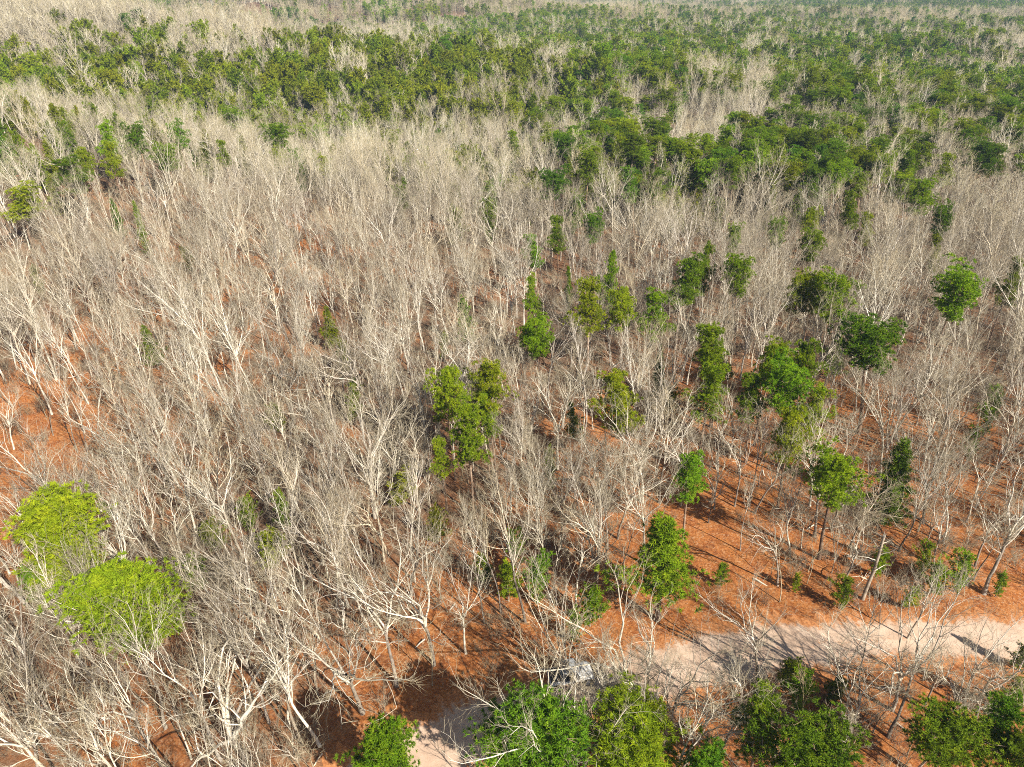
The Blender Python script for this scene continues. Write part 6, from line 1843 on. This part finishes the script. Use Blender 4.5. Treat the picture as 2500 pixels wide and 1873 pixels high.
hi_bare = [whole([(P['trunk'], MAT['bark_pale']), (merged(*P['limbs']), MAT['bark_pale'], MAT['twig'])]) for st in ('slender', 'tall', 'oak') for P in BARE[st]]
def lod_bare(seed, st, lod):
    t, l = bare_tree(seed, st, lod)
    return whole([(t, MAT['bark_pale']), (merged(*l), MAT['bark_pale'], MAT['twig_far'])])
mid_bare = [lod_bare(700 + i, ('slender', 'tall', 'oak')[i % 3], 1) for i in range(9)]
far_bare = [lod_bare(800 + i, ('slender', 'tall', 'oak')[i % 3], 2) for i in range(6)]
mid_pine = []; far_pine = []
for i in range(6):
    t, l, c = pine_tree(900 + i, shape=('round', 'flat', 'ragged')[i % 3], base=0.52, crown_r=3.5, lod=1)
    mid_pine.append(whole([(merged(t, l), MAT['bark_pine']), (c, MAT['needles'] if i % 3 else MAT['needles_dark'])]))
    t, l, c = pine_tree(950 + i, shape=('round', 'flat', 'ragged')[i % 3], base=0.52, crown_r=3.5, lod=2)
    far_pine.append(whole([(merged(t, l), MAT['bark_pine']), (c, MAT['needles'] if i % 3 else MAT['needles_dark'])]))
far_cedar = []
for i in range(4):
    t, c = cedar_tree(980 + i, r=2.5, lod=1, soft=i % 2 == 1); far_cedar.append(whole([(t, MAT['bark_grey']), (c, MAT['cedar'])]))

PINE_EDGE, CEDAR_KEEP = 292.6, 281.4   # distance out to which pines and cedars are individuals
# middle distance, every tree its own instance
x, y = jitter_grid(-640, 700, -20, 780, 3.15, lambda x, y: in_cone(x, y, 34) & (np.hypot(x, y) < 760))
d = np.hypot(x, y)
gp = lookup(PINE_MAP, x, y); gc = lookup(CEDAR_MAP, x, y)
u = rng.random(len(x))
patch = 0.75 + 0.5 * np.sin(x / 23.0 + 1.7 * np.sin(y / 31.0)) * np.cos(y / 19.0)
is_p = u < gp * 0.75; is_c = ~is_p & (u < gp * 0.75 + gc * 0.70)
thin = rng.random(len(x))
road_d = clear_of(x, y, 4.2, ROADXY)
N_HAND_PINES = 58
MORE_FRONT = [p for p in PINES[N_HAND_PINES:] if math.hypot(p[0], p[1]) < 240]
FRONT = np.array([(p[0] * (1 - k / math.hypot(p[0], p[1])), p[1] * (1 - k / math.hypot(p[0], p[1]))) for p in PINES[:N_HAND_PINES] + MORE_FRONT + CEDARS[:48] for k in (2.5, 5.5)])
free = clear_of(x, y, 2.0) & clear_of(x, y, 2.3, FRONT) & road_d & (rng.random(len(x)) < glade(x, y))
bare = ~(is_p & (d > PINE_EDGE)) & ~(is_c & (d > CEDAR_KEEP)) & free & (thin * np.where(d > 120, 1 + 1.5 * np.maximum(gp, gc) ** 1.5, 1) < np.where(d > 300, 1.0, 0.92 * np.clip(patch, 0.7, 1.0))) & (d > NEAR_EDGE)
size = np.clip(rng.normal(0.80, 0.19, len(x)), 0.35, 1.25)
b = bare & (d < 170); n = b.sum()
pts_hi = rows(x[b], y[b], rng.integers(0, len(hi_bare), n), size[b])
b = bare & (d >= 170) & (d < 330); n = b.sum()
pts_mid = rows(x[b], y[b], rng.integers(0, len(mid_bare), n) + len(hi_bare), size[b])
b = bare & (d >= 330); n = b.sum()
pts_far = rows(x[b], y[b], rng.integers(0, len(far_bare), n) + len(hi_bare) + len(mid_bare), size[b] * 1.12)
x4, y4 = jitter_grid(-640, 700, 280, 780, 5.0, lambda x, y: in_cone(x, y, 34) & (np.hypot(x, y) < 760) & (np.hypot(x, y) > 300))
pts_far = np.concatenate([pts_far, rows(x4, y4, rng.integers(0, len(far_bare), len(x4)) + len(hi_bare) + len(mid_bare), rng.uniform(0.4, 0.75, len(x4)))])
# far country in groves of whole trees
def grove(seed, greens):
    r = np.random.default_rng(seed); parts = []
    for i in range(26):
        px, py = r.uniform(-14, 14, 2); s = r.uniform(0.75, 1.15); off = np.array([px, py, 0])
        if r.random() < greens:
            t, l, c = pine_tree(int(r.integers(1e6)), shape=('round', 'flat', 'ragged')[i % 3], base=0.42, lod=2); items = [(t, MAT['bark_pine']), (c, MAT['needles'] if i % 3 else MAT['needles_dark'])]
        else:
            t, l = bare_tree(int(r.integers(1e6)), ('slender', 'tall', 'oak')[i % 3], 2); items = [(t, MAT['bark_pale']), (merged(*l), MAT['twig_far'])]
        for sh, m in items:
            q = Shape(); q.add(np.concatenate(sh.v) * s + off, np.concatenate(sh.f)); parts.append((q, m))
    return whole(parts)
groves = [grove(20, 0.0), grove(21, 0.08), grove(22, 0.3), grove(23, 0.6)]
gx_, gy_ = jitter_grid(-3300, 3300, 600, 4200, 26.0, lambda x, y: in_cone(x, y, 60) & (np.hypot(x, y) >= 752))
gn = np.sin(gx_ / 170.0 + 2 * np.sin(gy_ / 260.0)) + np.sin(gy_ / 95.0 + gx_ / 400.0) + rng.normal(size=len(gx_)) * 0.6
gi_ = np.where(gn > 0.55, 3, np.where(gn > -0.2, 2, np.where(gn > -0.9, 1, 0)))
base_i = len(hi_bare) + len(mid_bare) + len(far_bare)
pts_grove = rows(gx_, gy_, gi_ + base_i, rng.uniform(0.9, 1.15, len(gx_)), lean=0.01)
scatter('bare_forest', 'leafless pale grey hardwood forest covering the far slopes', hi_bare + mid_bare + far_bare + groves,
        np.concatenate([pts_hi, pts_mid, pts_far, pts_grove]))

b = is_p & free & (d > PINE_EDGE); b2 = b & (d < 380); b3 = b & (d >= 380)
sz = np.clip(rng.normal(0.95, 0.16, len(x)), 0.55, 1.3)
scatter('pine_forest', 'dark green pines standing in patches through the far grey forest', mid_pine + far_pine,
        np.concatenate([rows(x[b2], y[b2], rng.integers(0, 6, b2.sum()), sz[b2], lean=0.03), rows(x[b3], y[b3], rng.integers(6, 12, b3.sum()), sz[b3], lean=0.03)]))
b = is_c & free & (d > CEDAR_KEEP)
scatter('cedar_forest', 'olive green cedars crowding the far hillside among bare trees', far_cedar,
        rows(x[b], y[b], rng.integers(0, 4, b.sum()), np.clip(rng.normal(1.6, 0.3, b.sum()), 0.8, 2.3), lean=0.02))

# pale winter haze in one closed box round camera and land
def build_haze():
    m, nt, out = new_mat('haze')
    pv = node(nt, 'ShaderNodeVolumePrincipled')
    pv.inputs['Color'].default_value = (0.52, 0.70, 1.0, 1); pv.inputs['Density'].default_value = HAZE
    pv.inputs['Anisotropy'].default_value = 0.0
    nt.links.new(pv.outputs[0], out.inputs['Volume'])
    bmx = bmesh.new(); bmesh.ops.create_cube(bmx, size=1.0)
    for v in bmx.verts:
        v.co = Vector((v.co.x * 19000, 6000 + v.co.y * 12400, (Z_HI if v.co.z > 0 else Z_LO)))
    me = bpy.data.meshes.new('haze'); bmx.to_mesh(me); bmx.free(); me.materials.append(m)
    tag(link('haze', me), 'thin blue haze over the distant forest', kind='stuff')
_g = np.array([v.co.z for v in bpy.data.objects['forest_floor'].data.vertices])
Z_LO, Z_HI = float(_g.min()) - 1.0, max(70.0, float(_g.max()) + 25.0)
HAZE = 0.00012
build_haze()

# undergrowth: bare brush and thin saplings too many to count
brush = [shrub(40 + i, 2.1, 20).mesh('brush', MAT['brush'], True) for i in range(4)] + [sapling(60 + i).mesh('sapling', MAT['twig'], True) for i in range(4)] + [deadfall(90 + i).mesh('deadfall', MAT['bark_pale'], True) for i in range(3)]
x2, y2 = jitter_grid(-170, 190, 5, 215, 1.75, lambda x, y: in_cone(x, y, 18) & (np.hypot(x, y) < 210))
k = clear_of(x2, y2, 4.4, ROADXY)
pn = np.sin(x2 / 6.1 + 1.3 * np.sin(y2 / 7.7)) * np.cos(y2 / 5.3 + 0.7) + rng.normal(size=len(x2)) * 0.5
k &= (pn > -0.25) & (rng.random(len(x2)) < 0.25 + glade(x2, y2))
x2, y2 = x2[k], y2[k]
pick = rng.random(len(x2))
ki = np.where(pick < 0.60, rng.integers(0, 4, len(x2)), np.where(pick < 0.90, rng.integers(4, 8, len(x2)), rng.integers(8, 11, len(x2))))
scatter('undergrowth', 'thin leafless brush and saplings under the trees', brush, rows(x2, y2, ki, rng.uniform(0.65, 1.5, len(x2)), lean=0.12))

# ------------------------------------------------------------------ white off-road vehicle at the road edge
MAT['paint'] = plain_mat('white_paint', (0.80, 0.80, 0.78), 0.35, 0.5, grime=(0.68, 0.64, 0.58))
MAT['rubber'] = plain_mat('tyre_rubber', (0.025, 0.025, 0.026), 0.85, 0.2)
MAT['black'] = plain_mat('black_trim', (0.03, 0.03, 0.033), 0.5, 0.4)
MAT['steel'] = plain_mat('wheel_steel', (0.45, 0.45, 0.46), 0.4, 0.5, 0.7)
MAT['glass'] = plain_mat('tinted_glass', (0.05, 0.075, 0.10), 0.06, 0.8)
MAT['canvas'] = plain_mat('grey_canvas', (0.33, 0.34, 0.34), 0.8, 0.2)
MAT['lamp'] = plain_mat('lamp_lens', (0.75, 0.75, 0.72), 0.12, 0.6)

def prism(pts, y0, y1, bev=0.04):
    """side outline (x, z) pulled across y0..y1 with softened edges"""
    b = bmesh.new()
    lo = [b.verts.new((x, y0, z)) for x, z in pts]; hi = [b.verts.new((x, y1, z)) for x, z in pts]
    n = len(pts)
    b.faces.new(lo); b.faces.new(list(reversed(hi)))
    for i in range(n):
        b.faces.new((lo[i], hi[i], hi[(i + 1) % n], lo[(i + 1) % n]))
    bmesh.ops.recalc_face_normals(b, faces=b.faces)
    if bev: bmesh.ops.bevel(b, geom=list(b.edges), offset=bev, segments=2, affect='EDGES', profile=0.6)
    return b

def part(name, b, mat, parent, smooth=False):
    me = bpy.data.meshes.new(name); b.to_mesh(me); b.free(); me.materials.append(mat)
    if smooth: me.polygons.foreach_set('use_smooth', [True] * len(me.polygons))
    return link(name, me, parent)

def lathe(profile, axis_y, cx, cz, n=20):
    """profile (radius, y) turned round an axis along y through (cx, cz)"""
    b = bmesh.new(); rings = []
    for r, y in profile:
        rings.append([b.verts.new((cx + r * math.cos(a), axis_y + y, cz + r * math.sin(a))) for a in [2 * math.pi * k / n for k in range(n)]])
    for p, q in zip(rings, rings[1:]):
        for k in range(n): b.faces.new((p[k], p[(k + 1) % n], q[(k + 1) % n], q[k]))
    b.faces.new(list(reversed(rings[0]))); b.faces.new(rings[-1])
    bmesh.ops.recalc_face_normals(b, faces=b.faces)
    return b

def bars(paths, r):
    s = Shape()
    for p in paths: s.tube(np.array(p, float), np.full(len(p), r), 6)
    return s

CAR = (4.06, 41.63)
car = link('off_road_vehicle', None)
tag(car, 'white open-sided off-road vehicle parked at the road edge, half hidden behind white branches', 'vehicle')
car.location = (CAR[0], CAR[1], float(ground_z(CAR[0], CAR[1])) + 0.02); car.rotation_euler = (0, 0, math.radians(10))
part('body', prism([(-2.0, 0.55), (-2.0, 1.02), (-0.95, 1.06), (-0.85, 0.62), (0.55, 0.62), (0.70, 1.08), (0.95, 1.12), (1.0, 0.5), (-1.9, 0.45)], -0.78, 0.78, 0.05), MAT['paint'], car)
hood = part('hood', prism([(0.98, 0.55), (0.98, 1.14), (1.75, 1.05), (1.98, 0.92), (2.0, 0.55)], -0.72, 0.72, 0.06), MAT['paint'], car)
part('grille', prism([(2.005, 0.6), (2.005, 0.86), (2.03, 0.86), (2.03, 0.6)], -0.42, 0.42, 0.0), MAT['black'], car)
for sx in (1.38, -1.35):
    for sy in (-1, 1):
        part('fender', prism([(sx - 0.55, 0.70), (sx - 0.38, 0.90), (sx + 0.38, 0.90), (sx + 0.55, 0.70), (sx + 0.44, 0.70), (sx + 0.30, 0.83), (sx - 0.30, 0.83), (sx - 0.44, 0.70)], sy * 0.82 - 0.12, sy * 0.82 + 0.12, 0.015), MAT['paint'], car)
        w = part('wheel', lathe([(0.24, -0.13), (0.36, -0.13), (0.40, -0.09), (0.40, 0.09), (0.36, 0.13), (0.24, 0.13)], sy * 0.83, sx, 0.40, 24), MAT['rubber'], car, True)
        part('rim', lathe([(0.06, -0.02), (0.10, 0.02), (0.22, 0.0), (0.235, 0.03), (0.235, -0.03)], sy * 0.97, sx, 0.40, 18), MAT['steel'], w)
for sy in (-1, 1):
    part('headlight', lathe([(0.11, -0.03), (0.11, 0.03)], sy * 0.55, 2.03, 0.80, 16), MAT['lamp'], car)
    part('seat', prism([(-0.55, 0.66), (-0.10, 0.66), (-0.10, 0.85), (-0.42, 0.85), (-0.55, 1.45), (-0.68, 1.43)], sy * 0.38 - 0.24, sy * 0.38 + 0.24, 0.05), MAT['black'], car)
ws = part('windshield', prism([(0.72, 1.10), (0.42, 1.78), (0.45, 1.79), (0.75, 1.11)], -0.70, 0.70, 0.006), MAT['glass'], car)
link('windshield_frame', bars([[(0.76, -0.74, 1.08), (0.44, -0.74, 1.82), (0.44, 0.74, 1.82), (0.76, 0.74, 1.08)]], 0.04).mesh('windshield_frame', MAT['paint']), car)
link('roll_cage', bars([[(-0.75, -0.74, 0.9), (-0.75, -0.72, 1.6), (-0.72, -0.55, 1.84), (-0.72, 0.55, 1.84), (-0.75, 0.72, 1.6), (-0.75, 0.74, 0.9)],
                        [(0.44, -0.72, 1.82), (-0.72, -0.72, 1.82)], [(0.44, 0.72, 1.82), (-0.72, 0.72, 1.82)],
                        [(-0.75, -0.72, 1.6), (-1.85, -0.72, 1.0)], [(-0.75, 0.72, 1.6), (-1.85, 0.72, 1.0)]], 0.04).mesh('roll_cage', MAT['black']), car)
part('roof', prism([(0.46, 1.855), (0.40, 1.90), (-0.70, 1.92), (-0.78, 1.87)], -0.74, 0.74, 0.02), MAT['canvas'], car)
part('cargo_bed', prism([(-1.93, 1.03), (-1.93, 1.22), (-1.88, 1.22), (-1.88, 1.07), (-1.02, 1.09), (-1.02, 1.26), (-0.97, 1.26), (-0.97, 1.06)], -0.74, 0.74, 0.008), MAT['black'], car)
part('bumper', prism([(2.04, 0.48), (2.04, 0.62), (2.16, 0.62), (2.16, 0.48)], -0.70, 0.70, 0.03), MAT['black'], car)

# ------------------------------------------------------------------ fallen logs and a snag
def log(x0, y0, x1, y1, r, label, mat, seed):
    g = np.random.default_rng(seed)
    n = 9; t = np.linspace(0, 1, n)
    X = x0 + (x1 - x0) * t + g.normal(size=n) * 0.05; Y = y0 + (y1 - y0) * t + g.normal(size=n) * 0.05
    Z = ground_z(X, Y) + r * (1 - 0.5 * t) * 0.8
    c = np.array([x0, y0, float(ground_z(x0, y0))])
    root = link('fallen_log', None, loc=c); tag(root, label, 'log')
    s = Shape(); P = np.stack([X, Y, Z], 1) - c; s.tube(P, r * (1 - 0.6 * t), 8)
    link('trunk', s.mesh('trunk', mat), root)
    for k in range(4):
        p, d = along(P, g.uniform(0.4, 0.95)); q = tilt_from(d, g.uniform(0.6, 1.1), g.uniform(0, 6.28)); q[2] = abs(q[2]); 
        b = Shape(); Q = polyline(g, p, q, g.uniform(0.8, 2.0), 4, 0.15, 0.0); b.tube(Q, np.linspace(r * 0.35, 0.01, 5), 5)
        link('branch', b.mesh('branch', mat), root)
LOGS = [(-3.8, 49.5, 0.6, 48.1), (34.5, 54.9, 37.9, 53.6), (-38.3, 59.8, -36.1, 56.2), (43.6, 64.2, 46.7, 56.1)]
MAT['bare_wood'] = bark_mat('weathered_wood', (0.26, 0.15, 0.08), (0.48, 0.30, 0.16), (0.60, 0.42, 0.26))
log(*LOGS[0], 0.17, 'orange-tan fallen log lying between the bases of the pale trunk trio', MAT['bare_wood'], 1)
log(*LOGS[1], 0.14, 'grey fallen log beside the broken snag on the orange slope', MAT['bark_grey'], 2)
log(*LOGS[2], 0.22, 'short rotten stump log right of the broad bright pine', MAT['bare_wood'], 3)
log(*LOGS[3], 0.12, 'long thin fallen trunk on the orange slope at right', MAT['bark_grey'], 4)

SNAG = (33.53, 48.99)
g = np.random.default_rng(9)
sn = link('dead_snag', None, loc=(SNAG[0], SNAG[1], float(ground_z(*SNAG)))); tag(sn, 'broken dead trunk with a pale jagged top on the bank above the road', 'dead tree')
P = polyline(g, (0, 0, -0.4), (0.10, -0.02, 1), 8.2, 8, 0.05, 0.02)
s = Shape(); s.tube(P, np.array([.24,.19,.175,.17,.155,.15,.135,.13,.10]), 9); link('trunk', s.mesh('trunk', MAT['bark_grey']), sn)
s = Shape(); A = P[-1] + np.array([[math.cos(a) * 0.09, math.sin(a) * 0.09, -0.05] for a in np.arange(6)]); s.spikes(A, A + np.array([[0, 0, h] for h in (0.6, 0.25, 0.9, 0.35, 0.5, 0.2)]), 0.06)
link('splintered_top', s.mesh('splintered_top', MAT['bark_pale']), sn)
for t in (0.35, 0.45, 0.56, 0.66, 0.74, 0.82, 0.9):
    p, d = along(P, t); s = Shape(); Q = polyline(g, p, tilt_from(d, 1.2, t * 40), g.uniform(0.9, 2.4), 4, 0.3, 0.05); s.tube(Q, np.linspace(0.06, 0.012, 5), 5)
    link('limb', s.mesh('limb', MAT['bark_pale']), sn)
